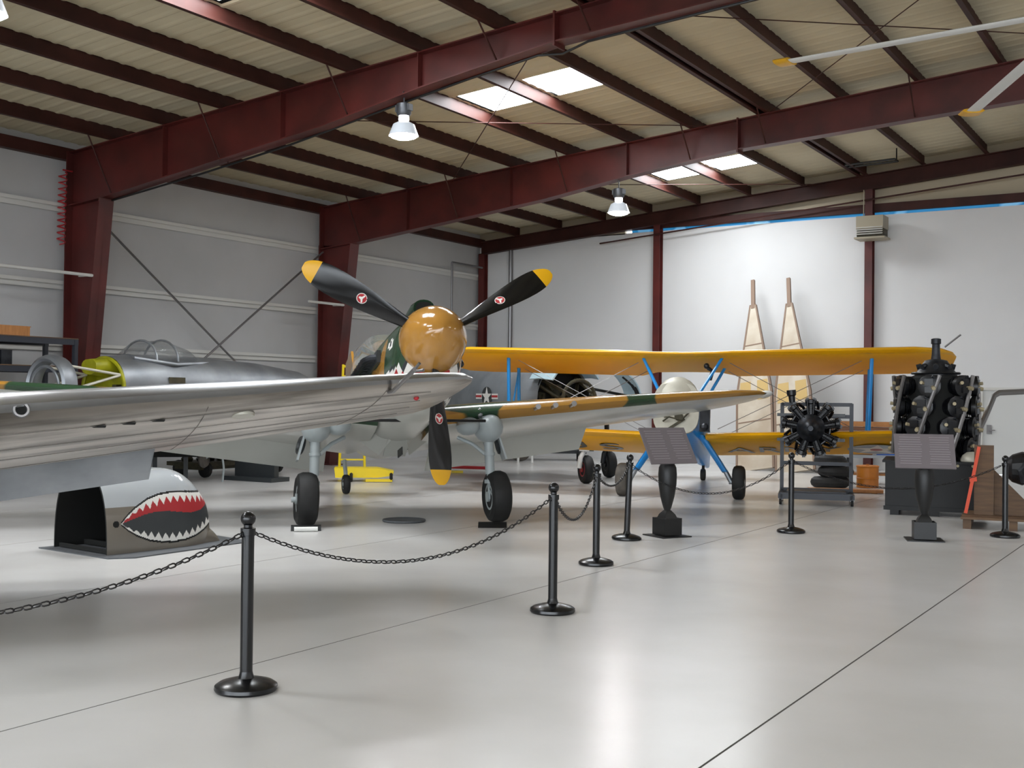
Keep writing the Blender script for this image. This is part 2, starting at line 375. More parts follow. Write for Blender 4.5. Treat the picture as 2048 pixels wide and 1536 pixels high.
obj('roof_deck', MB().add([(XL-.2, YF, zroof(XL)+.09), (XRIDGE, YF, zroof(XRIDGE)+.09), (XR+.2, YF, zroof(XL)+.09), (XL-.2, YB+.2, zroof(XL)+.09), (XRIDGE, YB+.2, zroof(XRIDGE)+.09), (XR+.2, YB+.2, zroof(XL)+.09)], [(0, 1, 4, 3), (1, 2, 5, 4)]), M['blackmat'], ceiling, ang=0)
wn = 2
for (a, b) in SKX+SKXR:
    for i, (s0, s1) in enumerate(SKY):
        lab = ['bright translucent skylight panel past the first rafter', 'bright translucent skylight panel in the bay by the back wall'][i] if i < 2 else 'bright translucent skylight panel toward the open front'
        pl = MB().add([(a, s0-.1, zroof(a)+.03), (b, s0-.1, zroof(b)+.03), (b, s1+.1, zroof(b)+.03), (a, s1+.1, zroof(a)+.03)], [(0, 1, 2, 3)])
        tag(obj('window_%d' % wn, pl, M['skylight'], ang=0), lab, 'skylight', 'skylight panels in the roof', kind='structure'); wn += 1
for q in PX+[2*XRIDGE-p for p in PX]:
    p = MB(); z = zraf(q); s = 1
    L = YB-YF; yc = (YB+YF)/2
    p.box((q, yc, z+PUR_H/2), (.01, L, PUR_H)); p.box((q+.035, yc, z+.005), (.08, L, .01)); p.box((q-.035, yc, z+PUR_H-.006), (.08, L, .01))
    p.box((q+.07, yc, z+.02), (.008, L, .03))
    obj('purlin', p, M['steel_dark'], ceiling, ang=0)
zc = lambda q: zraf(q)-.05
for (xa, ya, xb, yb_) in ((-14.5, Y1+.3, -8.5, Y2-.3), (-8.3, Y1+.3, -14.3, Y2-.3), (-7.2, Y1+.3, -1.5, Y2-.3), (-1.5, Y1+.3, -7.2, Y2-.3), (-14.5, Y2+.3, -8.5, YB-.4)):
    rod((xa, ya, zc(xa)), (xb, yb_, zc(xb)), .009, M['steel_dark'], ceiling)
# pipes hung under the roof of the back bay
p = MB(); a = at(1690, 330, z=7.0); b = at(1790, 318, z=7.05)
for o_ in (0, .28): p.cyl(a+V(0, o_, 0), b+V(0, o_, 0), .025, n=6)
for q in (a, b): p.cyl(q, q+V(0, .28, 0), .02, n=6); p.cyl(q+V(0, .14, 0), q+V(0, .14, zroof(q.x)-q.z-.01), .015, n=6)
tag(obj('hanging_pipe_rack', p, M['blackmat']), 'dark twin pipes hung under the roof of the back bay', 'pipes')
# outside apron
tag(obj('apron', MB().box((0, YF-40, -.06), (120, 56, .08)), M['floor'], ang=0), 'concrete apron outside the open front', 'ground', kind='structure')
M['socket'] = mat('lamp_socket_glow', 'f2f4ff', .4, emit=5.0)
M['refractor'] = mat('glowing_lamp_refractor', 'aeb4bb', .3, emit=.35)
# ------------------------------------------------------------------ high-bay lamps hung from the rafters
def make_lamp(label):
    t = thing('high_bay_lamp', label, 'lamp', group='high-bay lamps under the rafters')
    b = MB(); b.cyl((0, 0, .62), (0, 0, .5), .012, n=6); b.torus((0, 0, .64), (1, 0, 0), .03, .008, 10, 5); obj('hook', b, M['lampgrey'], t)
    b = MB(); b.lathe([(.05, .5), (.11, .48), (.115, .34), (.09, .30)], n=16); b.box((0, .0, .42), (.26, .1, .1)); obj('ballast', b, M['lampgrey'], t)
    b = MB(); b.lathe([(.075, .31), (.08, .24), (.07, .22)], n=16, cap=(True, True)); obj('lamp_socket', b, M['socket'], t)
    b = MB(); b.lathe([(.07, .22), (.16, .17), (.215, .03), (.225, .0), (.21, .005), (.155, .16), (.06, .205)], n=24, cap=(False, False)); obj('reflector', b, M['refractor'], t)
    b = MB(); b.lathe([(.205, .012), (.19, -.02), (.12, -.045), (.0, -.055)], n=24); obj('lens', b, M['lens'], t)
    return t
lx = -10.45
lamp0 = make_lamp('round high-bay lamp hanging below the rafter by the roof skylights')
zl = zraf(lx)-dep(lx)-.66
lamp0.location = (lx-.12, Y1, zraf(lx)-dep(lx, 4)-.6)
lamp_lab = ['round high-bay lamp hanging below the far rafter near the back wall', 'round high-bay lamp under the rafter beside the stanchion row', 'round high-bay lamp under a rafter toward the open front']
dup(lamp0, (lx, Y2, zl), 0, lamp_lab[0])
for k, y in enumerate((Y1-BAY, Y1-2*BAY, Y1-3*BAY)): dup(lamp0, (lx, y, zl), 0, lamp_lab[1] if k == 0 else lamp_lab[2]+(', second frame in' if k == 1 else ', outermost frame but one'))
lamps_y = None
for y in (Y2, Y1, Y1-BAY, Y1-2*BAY, Y1-3*BAY):
    w_ = {Y2: 'far rafter by the back wall', Y1: 'rafter with the cable', Y1-BAY: 'rafter over the stanchion row', Y1-2*BAY: 'second rafter from the front', Y1-3*BAY: 'rafter next to the open front'}[y]
    dup(lamp0, (XRIDGE-.2, y, zraf(XRIDGE-.2)-dep(XRIDGE-.2)-.64), 0, 'round high-bay lamp at the roof ridge under the '+w_)
    dup(lamp0, (2*XRIDGE-lx, y, zl), 0, 'round high-bay lamp in the right wall row under the '+w_)
# ------------------------------------------------------------------ stanchions and chain
def make_post(label):
    t = thing('stanchion', label, 'stanchion', group='black chain stanchions')
    b = MB(); b.lathe([(.168, 0), (.175, .012), (.172, .03), (.15, .045), (.09, .062), (.045, .07), (.038, .09), (.034, .11)], n=32); obj('base', b, M['black'], t)
    b = MB(); b.lathe([(.035, .07), (.035, .86), (.042, .862), (.042, .9), (.024, .905), (.024, .92)], n=20); obj('pole', b, M['black'], t)
    b = MB(); b.ball((0, 0, .952), .042, 16); obj('finial', b, M['black'], t)
    for s in (1, -1):
        b = MB(); b.torus((0, s*.045, .868), (1, 0, 0), .014, .004, 10, 5); obj('chain_ring', b, M['black'], t)
    return t
pp = [V(-4.8, 1.7, 0)]+[at(x, y, z=0) for x, y in ((492, 1380), (1105, 1224), (1192, 1129), (1253, 1079), (1582, 1065), (2010, 1074))]
labs = ['black stanchion where the chain leaves toward the open front', 'black stanchion beside the shark-mouth cowling, chain on both sides', 'black stanchion second along the chain from the cowling', 'black stanchion third along the chain from the cowling', 'slightly leaning black stanchion next to the bomb-shaped sign stand', 'black stanchion before the small radial engine stand', 'black stanchion before the wooden pallet with the orange strap']
post0 = None; posts = []
for p, l in zip(pp, labs):
    if post0 is None: post0 = make_post(l); o = post0; o.location = p
    else: o = dup(post0, p, 0, l)
    posts.append(o)
posts[4].rotation_euler = (0, .035, .3)
# chain links
lk = MB()
def link_pts(L=.056, W=.03):
    pts = []
    r = W/2-.0045; h = L/2-W/2
    for i in range(5): a = -PI/2+PI*i/4; pts.append(V(h+r*math.cos(a), r*math.sin(a), 0))
    for i in range(5): a = PI/2+PI*i/4; pts.append(V(-h+r*math.cos(a), r*math.sin(a), 0))
    return pts
lk.tube(link_pts(), .0045, 4, closed=True)
link_me = obj('link', lk, M['chain']); LINK = link_me.data; bpy.data.objects.remove(link_me)
def catenary(p, q, sag, n=200):
    return [p.lerp(q, i/n)-V(0, 0, 4*sag*(i/n)*(1-i/n)) for i in range(n+1)]
chain_lab = ['dark steel chain hanging off toward the open front from the stanchion by the cowling', 'dark steel chain sagging low in front of the camouflaged fighter', 'dark steel chain hanging between the second and third stanchion from the cowling', 'short sagging dark chain ending at the leaning stanchion', 'long dark chain from the leaning stanchion to the small radial engine', 'dark chain hanging across the front of the black crate']
sags = [.22, .30, .28, .16, .36, .3]
for i in range(6):
    a = pp[i].copy(); b = pp[i+1].copy(); dr = (b-a).normalized()
    a = a+dr*.05+V(0, 0, .868); b = b-dr*.05+V(0, 0, .868)
    if i == 3: b += V(.03, .01, 0)
    pts = catenary(a, b, sags[i]); mid = pts[100].copy()
    c = thing('chain', chain_lab[i], 'chain', mid, group='chains between the stanchions')
    pitch = .046; acc = 0; nxt = 0; k = 0; big = MB()
    for j in range(200):
        seg = (pts[j+1]-pts[j]); L = seg.length
        while nxt <= acc+L:
            p = pts[j]+seg*((nxt-acc)/L); X = seg.normalized(); Yv = X.cross(V(0, 0, 1)).normalized(); Z = X.cross(Yv)
            R = Matrix((X, Yv, Z)).transposed() @ Matrix.Rotation(PI/4+(k % 2)*PI/2, 3, 'X')
            if i < 3: part('link', LINK, c, Matrix.Translation(p-mid) @ R.to_4x4())
            else:
                o_ = [R @ v.co+p-mid for v in LINK.vertices]; big.add(o_, [tuple(f.vertices) for f in LINK.polygons])
            nxt += pitch; k += 1
        acc += L
    if i >= 3: obj('links', big, M['chain'], c, kind='stuff')
# ------------------------------------------------------------------ bomb-shaped sign stands
def make_sign(label, loc, rz, tilt, w, h, hz):
    t = thing('sign_stand', label, 'sign stand', loc, rz)
    b = MB(); b.box((0, 0, .006), (.42, .42, .012)); obj('base_plate', b, M['blackmat'], t, ang=0)
    b = MB()                                    # tail fin box
    for s in (1, -1): b.box((s*.12, 0, .12), (.012, .25, .2)); b.box((0, s*.12, .12), (.25, .012, .2))
    for a in (PI/4, -PI/4): b.box((0, 0, .12), (.3, .01, .2), Matrix.Rotation(a, 3, 'Z'))
    b.lathe([(.13, .2), (.1, .26), (.045, .31)], n=4); obj('tail_fin', b, M['blackmat'], t, ang=20)
    b = MB(); b.lathe([(.03, .05), (.035, .3), (.05, .34), (.085, .47), (.108, .62), (.112, .74), (.105, .82), (.075, .88), (.03, .9)], n=24); obj('bomb_body', b, M['blackmat'], t)
    b = MB(); b.cyl((-.04, 0, .8), (-.04, 0, hz-.03), .025, n=8); b.box((-.04, 0, hz-.02), (.03, .2, .16), Matrix.Rotation(tilt, 3, 'Y')); obj('bracket', b, M['blackmat'], t, ang=0)
    R = Matrix.Rotation(tilt, 3, 'Y')           # panel leans back, facing local +x
    b = MB(); b.box((.0, 0, hz), (.02, w, h), R); sp = obj('sign_panel', b, M['sign'], t, ang=0)
    b = MB()
    for col in (0, 1):
        for i in range(12):
            ww = (.42 if col == 0 else .36)*w*(.8+.2*random.random())
            yy = -w*.24 if col == 0 else w*.25
            b.box(V(0, 0, hz)+R @ V(.0108, yy, h*.4-i*h*.07), (.002, ww, h*.012), R)
    obj('print_lines', b, M['signline'], sp, ang=0)
    return t
p1 = at(1334, 1072, z=0); p2 = at(1848, 1080, z=0)
def face(p): return math.atan2(-p.y, -p.x)
make_sign('grey-brown sign panel tilted on a black bomb-shaped pedestal by the leaning stanchion', p1, face(p1)+.62, -.6, .66, .5, 1.08)
make_sign('grey-brown sign panel on a black bomb-shaped pedestal before the black crate', p2, face(p2)+.12, -.55, .68, .46, 1.05)
# ------------------------------------------------------------------ fighter aircraft
def sring(x, w, zt, zb, n=28, e=2.3, y0=0):
    zc_ = (zt+zb)/2; h = (zt-zb)/2; r = []
    for k in range(n):
        a = 2*PI*k/n; c, s = math.cos(a), math.sin(a)
        r.append(V(x, y0+w*math.copysign(abs(c)**(2/e), c), zc_+h*math.copysign(abs(s)**(2/e), s)))
    return r
AF = [(1, 0), (.9, .25), (.7, .62), (.45, .93), (.28, 1), (.14, .85), (.06, .6), (.02, .33), (0, 0)]
def wring(y, xle, ch, z, t, inc=0):
    up = [V(xle-ch*a, y, z+t*ch*b*.6+inc*ch*(.3-a)) for a, b in AF]
    lo = [V(xle-ch*a, y, z-t*ch*b*.4+inc*ch*(.3-a)) for a, b in AF[::-1][1:-1]]
    return up+lo                                 # 16 points: 0..8 upper TE->LE, then lower
def wing_loft(mb, st, side, mfn=None):
    rings = [[V(p.x, p.y*side, p.z) for p in wring(*s)] for s in st]
    mb.loft(rings, True, (True, True), (lambda i, j: mfn(i, j)) if mfn else 0)
def interp(st, y):
    for a, b in zip(st[:-1], st[1:]):
        if a[0] <= y <= b[0]:
            k = (y-a[0])/(b[0]-a[0]); return tuple(p+(q-p)*k for p, q in zip(a, b))
    return st[-1]
def blade_mesh(R0, R1, chord, m_t=.16):
    """propeller blade along +z, facing +x"""
    mb = MB(); rings = []; KS = [0, .08, .16, .25, .34, .43, .52, .61, .70, .78, .83, .86, .885, .915, .945, .97, .985, .995, 1.0]
    for k in KS:
        r = R0+(R1-R0)*k
        c = chord*(.42+.58*math.sin(min(1, k*1.35)*PI/2)**1.5)*(1 if k < .7 else math.sqrt(max(0.03, 1-((k-.7)/.305)**2.6)))
        th = c*(.5-.42*min(1, k*2.2)); tw = math.radians(62-46*k**.75)
        ring = []
        for j in range(10):
            a = 2*PI*j/10; u = math.cos(a)*c/2; v = math.sin(a)*th/2
            ring.append(V(u*math.sin(tw)+v*math.cos(tw), u*math.cos(tw)-v*math.sin(tw), r))
        rings.append(ring)
    return rings
def wheel_parts(parent, c, ax, R, w, mt, mh):
    c = Vector(c); ax = Vector(ax).normalized()
    b = MB(); pr = []
    for i in range(13):
        a = PI*i/12; pr.append((R-w*.42+w*.42*math.sin(a)**.7 if 0 < i < 12 else R*.55, -w/2*math.cos(a)))
    pr = [(R*.56, -w*.40), (R*.78, -w*.5), (R*.93, -w*.40), (R, -w*.2), (R, w*.2), (R*.93, w*.40), (R*.78, w*.5), (R*.56, w*.40)]
    b.lathe(pr, c, ax, 32); tyre = obj('tyre', b, mt, parent)
    b = MB(); b.lathe([(R*.57, -w*.36), (R*.5, -w*.42), (R*.2, -w*.33), (R*.2, -w*.5), (.01, -w*.5)], c, ax, 24); b.lathe([(R*.57, w*.36), (R*.5, w*.42), (R*.2, w*.33), (R*.2, w*.5), (.01, w*.5)], c, ax, 24)
    obj('wheel_hub', b, mh, tyre)
    return tyre
# ---- camouflaged fighter with tan spinner. local frame: x forward, y left, z up; origin on the floor under the main wheels
W1 = at(612, 1053, z=0); W2 = at(993, 1045, z=0); WM = (W1+W2)/2; ld = (W2-W1).normalized()
HEAD = math.atan2(-ld.x, ld.y)                      # heading: left rotated by -90 degrees
NUP = math.radians(12)
hx, hz = 2.01, 1.895
p40 = thing('fighter_plane', 'camouflaged green and tan fighter plane with large tan spinner and yellow-tipped propeller', 'airplane', (WM.x, WM.y, 0), math.atan2(-ld.x, ld.y), NUP)
# origin correction: ld is local +y, so local +x = ld rotated -90
p40.matrix_world = Matrix.Translation((WM.x, WM.y, 0)) @ Matrix(((ld.y, ld.x, 0, 0), (-ld.x, ld.y, 0, 0), (0, 0, 1, 0), (0, 0, 0, 1))) @ Matrix.Rotation(-NUP, 4, 'Y')
sec = [(.02, .34, .34, -.36), (.12, .385, .375, -.50), (.3, .41, .40, -.66), (.6, .435, .43, -.74), (1.0, .455, .45, -.76), (1.5, .47, .465, -.76), (2.1, .48, .475, -.78), (2.8, .475, .5, -.80), (3.6, .46, .49, -.80), (4.3, .40, .45, -.66), (5.1, .3, .4, -.42), (5.9, .18, .34, -.16), (6.7, .06, .27, .05)]
dense = []
for a, b in zip(sec[:-1], sec[1:]):
    n = max(1, int((b[0]-a[0])/.07)) if a[0] < 2.2 else 2
    for i in range(n):
        k = i/n; dense.append(tuple(p+(q-p)*k for p, q in zip(a, b)))
dense.append(sec[-1])
NR = 96
rings = [sring(hx-d, w, hz+zt, hz+zb, NR) for d, w, zt, zb in dense]
def fus_mat(i, j):
    d = dense[min(i, len(dense)-1)][0]; p = rings[i][j % NR]; z = p.z-hz
    if d < 1.75 and z < -.05:                        # shark mouth: white lips with teeth, red and dark inside
        k = (d-.1)/1.65
        zu = -.20-.34*k*k; zl_ = -.64+.10*k*k
        if z < zu and z > zl_:
            tooth = abs(((d*7) % 1)-.5)*2
            if z > zu-.02 or z < zl_+.015: return 4
            if z > zu-.05-.09*tooth or z < zl_+.03+.07*tooth: return 2
            return 3 if z > (zu+zl_)/2-.05 else 4
    if .25 < d < .5 and .0 < z < .16 and abs(p.y) > .2:   # eye
        q = math.hypot((d-.37), z-.08)
        if q < .045: return 4
        if q < .085: return 2
    return 1 if z < -.5-.0*d else 0
mb = MB(); mb.loft(rings, True, (True, True), fus_mat)
fus = obj('fuselage', mb, [M['camo2'], M['undergrey'], M['white'], M['red'], M['dkgrey']], p40)
# chin intake openings
b = MB(); b.loft([sring(hx-.10, .30, hz-.30, hz-.52, 20), sring(hx-.06, .26, hz-.315, hz-.5, 20)]); obj('chin_intake', b, M['dark'], fus)
# spinner and propeller
b = MB(); prof = [(.385, .0), (.39, .03), (.384, .12), (.36, .24), (.315, .36), (.245, .48), (.16, .57), (.07, .625), (.0, .64)]
b.lathe(prof, (hx, 0, hz), (1, 0, 0), 40, cap=(True, False)); obj('spinner', b, M['tan'], p40)
b = MB(); b.lathe([(.33, -.06), (.335, 0)], (hx, 0, hz), (1, 0, 0), 32); obj('spinner_backplate', b, M['dark'], p40)
BR = blade_mesh(.2, 1.676, .325)
bl = MB(); bl.loft(BR[:13]); tp = MB()
tp.loft(BR[12:])
bob = None
for ang in (30.5, 151, 271):
    a = math.radians(ang)                             # seen from the front: right of the picture is local +y
    dirv = V(0, math.cos(a), math.sin(a)); X = V(1, 0, 0); Yv = dirv.cross(X)
    Mx = Matrix(((X.x, Yv.x, dirv.x, hx+.13), (X.y, Yv.y, dirv.y, 0), (X.z, Yv.z, dirv.z, hz), (0, 0, 0, 1)))
    if bob is None:
        bob = obj('propeller_blade', bl, M['propblack'], p40); tob = obj('blade_tip', tp, M['tipyellow'], bob); bob.matrix_basis = Mx
        # round maker's emblem on each blade
        zr = .93; k = (zr-.2)/1.476; tw = math.radians(62-46*k**.75)
        nrm = V(math.cos(tw), -math.sin(tw), 0); uu = V(math.sin(tw), math.cos(tw), 0)
        def dec(poly, off, mm):
            e = MB(); e.prism(poly, .002, lambda p, q, h: V(0, 0, zr)+uu*p+V(0, 0, 1)*q+nrm*(off+h)); return e
        circ = lambda r, n=20: [(r*math.cos(2*PI*i/n), r*math.sin(2*PI*i/n)) for i in range(n)]
        d1_ = obj('emblem_ring', dec(circ(.062), .012, 0), M['white'], bob); d2_ = obj('emblem_disc', dec(circ(.054), .014, 0), M['red'], bob)
        d3_ = obj('emblem_wings', dec([(-.05, -.012), (-.04, -.026), (0, -.01), (.04, -.026), (.05, -.012), (.018, .006), (.008, .036), (-.008, .036), (-.018, .006)], .016, 0), M['white'], bob)
    else:
        o = part('propeller_blade', bob, p40, Mx)
        for q, nm in ((tob, 'blade_tip'), (d1_, 'emblem_ring'), (d2_, 'emblem_disc'), (d3_, 'emblem_wings')): part(nm, q, o, Matrix())
# top carburettor scoop
b = MB(); b.loft([sring(hx-.34, .13, hz+.60, hz+.36, 20), sring(hx-.5, .15, hz+.62, hz+.36, 20), sring(hx-1.2, .15, hz+.56, hz+.38, 20), sring(hx-2.0, .1, hz+.5, hz+.4, 20)]); sc_ = obj('intake_scoop', b, M['green'], p40)
b = MB(); b.loft([sring(hx-.335, .105, hz+.575, hz+.40, 16), sring(hx-.36, .1, hz+.57, hz+.41, 16)]); obj('scoop_opening', b, M['dark'], sc_)
# exhaust stacks
for s in (1, -1):
    b = MB(); b.box((hx-1.35, s*.462, hz+.03), (.95, .05, .15)); eb = obj('exhaust_fairing', b, M['dkgrey'], p40)
    for i in range(6):
        x0 = hx-.98-i*.155; b = MB(); b.tube([(x0, s*.46, hz+.04), (x0-.03, s*.54, hz+.04), (x0-.1, s*.60, hz+.02), (x0-.16, s*.62, hz+.01)], .042, 8); obj('exhaust_stack', b, M['engine2'], eb)
# canopy and tail
b = MB(); b.loft([sring(hx-2.5, .2, hz+.52, hz+.35, 20), sring(hx-2.95, .34, hz+.86, hz+.35, 20), sring(hx-3.6, .36, hz+.92, hz+.35, 20), sring(hx-4.4, .3, hz+.78, hz+.3, 20), sring(hx-5.0, .2, hz+.5, hz+.25, 20)]); obj('canopy', b, M['glass'], p40)
b = MB(); wing_loft(b, [(.05, hx-5.5, 1.1, hz+.22, .08), (1.5, hx-5.75, .65, hz+.22, .07)], 1); wing_loft(b, [(.05, hx-5.5, 1.1, hz+.22, .08), (1.5, hx-5.75, .65, hz+.22, .07)], -1); obj('tailplane', b, M['camo'], p40)
b = MB(); b.loft([[V(hx-5.4, .03, hz+.25), V(hx-6.9, .02, hz+.2), V(hx-6.9, -.02, hz+.2), V(hx-5.4, -.03, hz+.25)], [V(hx-6.1, .02, hz+1.4), V(hx-6.8, .01, hz+1.35), V(hx-6.8, -.01, hz+1.35), V(hx-6.1, -.02, hz+1.4)]]); obj('fin', b, M['camo'], p40)
# wings
di = math.tan(math.radians(6)); zw = 1.335-.02
PW = [(.35, .42, 2.72, zw+.0, .15, .02), (1.3, .36, 2.5, zw+.95*di, .145, .02), (2.6, .22, 2.15, zw+2.25*di, .14, .015), (4.2, .02, 1.72, zw+3.85*di, .125, .01), (5.0, -.12, 1.4, zw+4.65*di, .115, .005), (5.4, -.26, 1.08, zw+5.05*di, .1, 0), (5.62, -.45, .62, zw+5.27*di, .08, 0), (5.68, -.62, .2, zw+5.33*di, .05, 0)]
def subdiv(st, n):
    r = []
    for a, b in zip(st[:-1], st[1:]):
        for i in range(n): r.append(tuple(p+(q-p)*i/n for p, q in zip(a, b)))
    return r+[st[-1]]
PWs = subdiv(PW, 4)
for s in (1, -1):
    b = MB(); wing_loft(b, PWs, s, lambda i, j: 0 if j < 10 else 1)
    w = obj('wing', b, [M['camo'], M['undergrey']], p40)
    # lowered flap and aileron line
    b = MB(); r0 = []
    for y in (.75, 3.1):
        yy, xle, ch, zz, tt, inc = interp(PW, y); xt = xle-ch*.80; zt_ = zz-tt*ch*.16+inc*ch*(-.5)
        r0.append([V(xt, s*y, zt_), V(xt-.06, s*y, zt_+.02), V(xt-.42, s*y, zt_-.26), V(xt-.40, s*y, zt_-.28)])
    b.loft(r0); obj('flap', b, M['undergrey'], w)
    # three gun barrels
    for y in (1.75, 2.0, 2.27):
        yy, xle, ch, zz, tt, inc = interp(PW, y); b = MB(); b.cyl((xle-.15, s*y, zz+.0), (xle+.13, s*y, zz+.0), .026, n=12); b.cyl((xle+.11, s*y, zz), (xle+.135, s*y, zz), .036, n=12); obj('gun_barrel', b, M['alum'], w)
    # landing light dome
    if s > 0:
        b = MB(); b.ball((.30, .98, zw+.62*di+.02), .07, 12); obj('landing_light', b, M['alum'], w)
        yy, xle, ch, zz, tt, inc = PW[-3]; b = MB(); b.ball((xle-.3, 5.62, zz+.03), .09, 12, (1.9, 1.2, .55)); obj('wing_tip_light', b, M['whitepaint'], w)
    # gear: fairing, strut, torque links, wheel, door
    y0 = 1.12
    b = MB(); b.ball((.22, s*y0, 1.21), .2, 16, (1.25, .95, .95)); b.ball((.25, s*(y0-.28), 1.23), .15, 12, (1.3, 1.1, .8)); gf = obj('gear_fairing', b, M['geargrey'], p40)
    g = MB(); g.cyl((.2, s*y0, 1.2), (.13, s*(y0+.02), .62), .062, n=16); g.cyl((.13, s*(y0+.02), .66), (.1, s*(y0+.03), .30), .045, n=16)
    g.lathe([(.075, 0), (.075, .04)], (.165, s*(y0+.01), .86), (.1, 0, 1), 16); g.lathe([(.075, 0), (.075, .05)], (.115, s*(y0+.02), .5), (.1, 0, 1), 16)
    st_ = obj('gear_strut', g, M['geargrey'], p40)
    g = MB(); g.box((.19, s*(y0+.02), .5), (.16, .05, .03), Matrix.Rotation(-.7, 3, 'Y')); g.box((.19, s*(y0+.02), .38), (.16, .05, .03), Matrix.Rotation(.6, 3, 'Y')); obj('torque_link', g, M['geargrey'], st_, ang=0)
    g = MB(); g.cyl((.1, s*(y0+.0), .34), (.07, s*(y0+.3), .33), .035, n=10); g.box((.1, s*(y0+.06), .32), (.1, .05, .2)); obj('axle', g, M['geargrey'], st_)
    g = MB(); g.tube([(.05, s*(y0-.38), 1.12), (.12, s*(y0-.2), 1.02), (.17, s*(y0-.05), .88)], .025, 8); g.tube([(-.2, s*(y0+.03), 1.15), (.1, s*(y0+.02), .9)], .022, 8); obj('drag_brace', g, M['geargrey'], st_)
    b = MB(); b.torus((.02, s*(y0+.17), 1.02), (.2, s*.9, .2), .1, .03, 14, 6); obj('retraction_gear', b, M['dkgrey'], gf)
    b = MB(); b.box((.12, s*(y0+.18), .98), (.18, .025, .36), Matrix.Rotation(s*.28, 3, 'X')); obj('gear_door', b, M['geargrey'], gf, ang=0)
    wheel_parts(p40, (.07, s*1.235, .335), (0, 1, .03*s), .335, .27, M['rubber'], M['geargrey'])
# belly cowl flaps
for i, a in enumerate((-70, -38, 0, 38, 70)):
    r = math.radians(a); c = V(hx-2.35, .44*math.sin(r), hz-.42-.42*math.cos(r))
    b = MB(); b.box(c, (.42, .3, .018), Matrix.Rotation(r, 3, 'X') @ Matrix.Rotation(-.42, 3, 'Y')); obj('cowl_flap', b, M['undergrey'], p40, ang=0)
b = MB(); b.box((hx-2.1, 0, hz-.95), (.3, .012, .1)); b.tube([(.9, -.9, 1.18), (.9, .9, 1.18)], .02, 6); obj('sight_bar', b, M['blackmat'], p40)
# tail wheel
tw_ = p40.matrix_world.inverted() @ Vector(at(692, 988, z=.0))
b = MB(); b.tube([(tw_.x-.1, tw_.y, hz-.35), (tw_.x, tw_.y, tw_.z+.35), (tw_.x, tw_.y, tw_.z+.2)], .035, 8); obj('tail_wheel_strut', b, M['geargrey'], p40)
wheel_parts(p40, tw_+V(.03, 0, .16), (0, 1, 0), .16, .12, M['rubber'], M['geargrey'])
# ---- bare-metal fighter whose wing reaches in from the side
SH = math.atan2(-.545, .839); SUP = math.radians(14.5)
tip = at(932, 752, d=9.7)
sf = Matrix.Rotation(SH, 4, 'Z') @ Matrix.Rotation(-SUP, 4, 'Y')
sdi = math.tan(math.radians(6.0)); HS = 5.6
SW = [(.45, .55, 2.75, 0, .15, .015), (1.3, .46, 2.5, .85*sdi, .15, .015), (3.0, .30, 2.1, 2.55*sdi, .14, .01), (4.6, .15, 1.66, 4.15*sdi, .125, .005), (5.2, .08, 1.5, 4.75*sdi, .12, 0), (5.45, .03, 1.36, 5.0*sdi, .105, 0), (5.56, -.08, 1.1, 5.12*sdi, .08, 0), (5.6, -.2, .8, 5.16*sdi, .05, 0)]
tl = V(.03, 5.45, 5.0*sdi)
zwl = 1.45
org = tip-(sf @ (tl+V(0, 0, zwl))); 
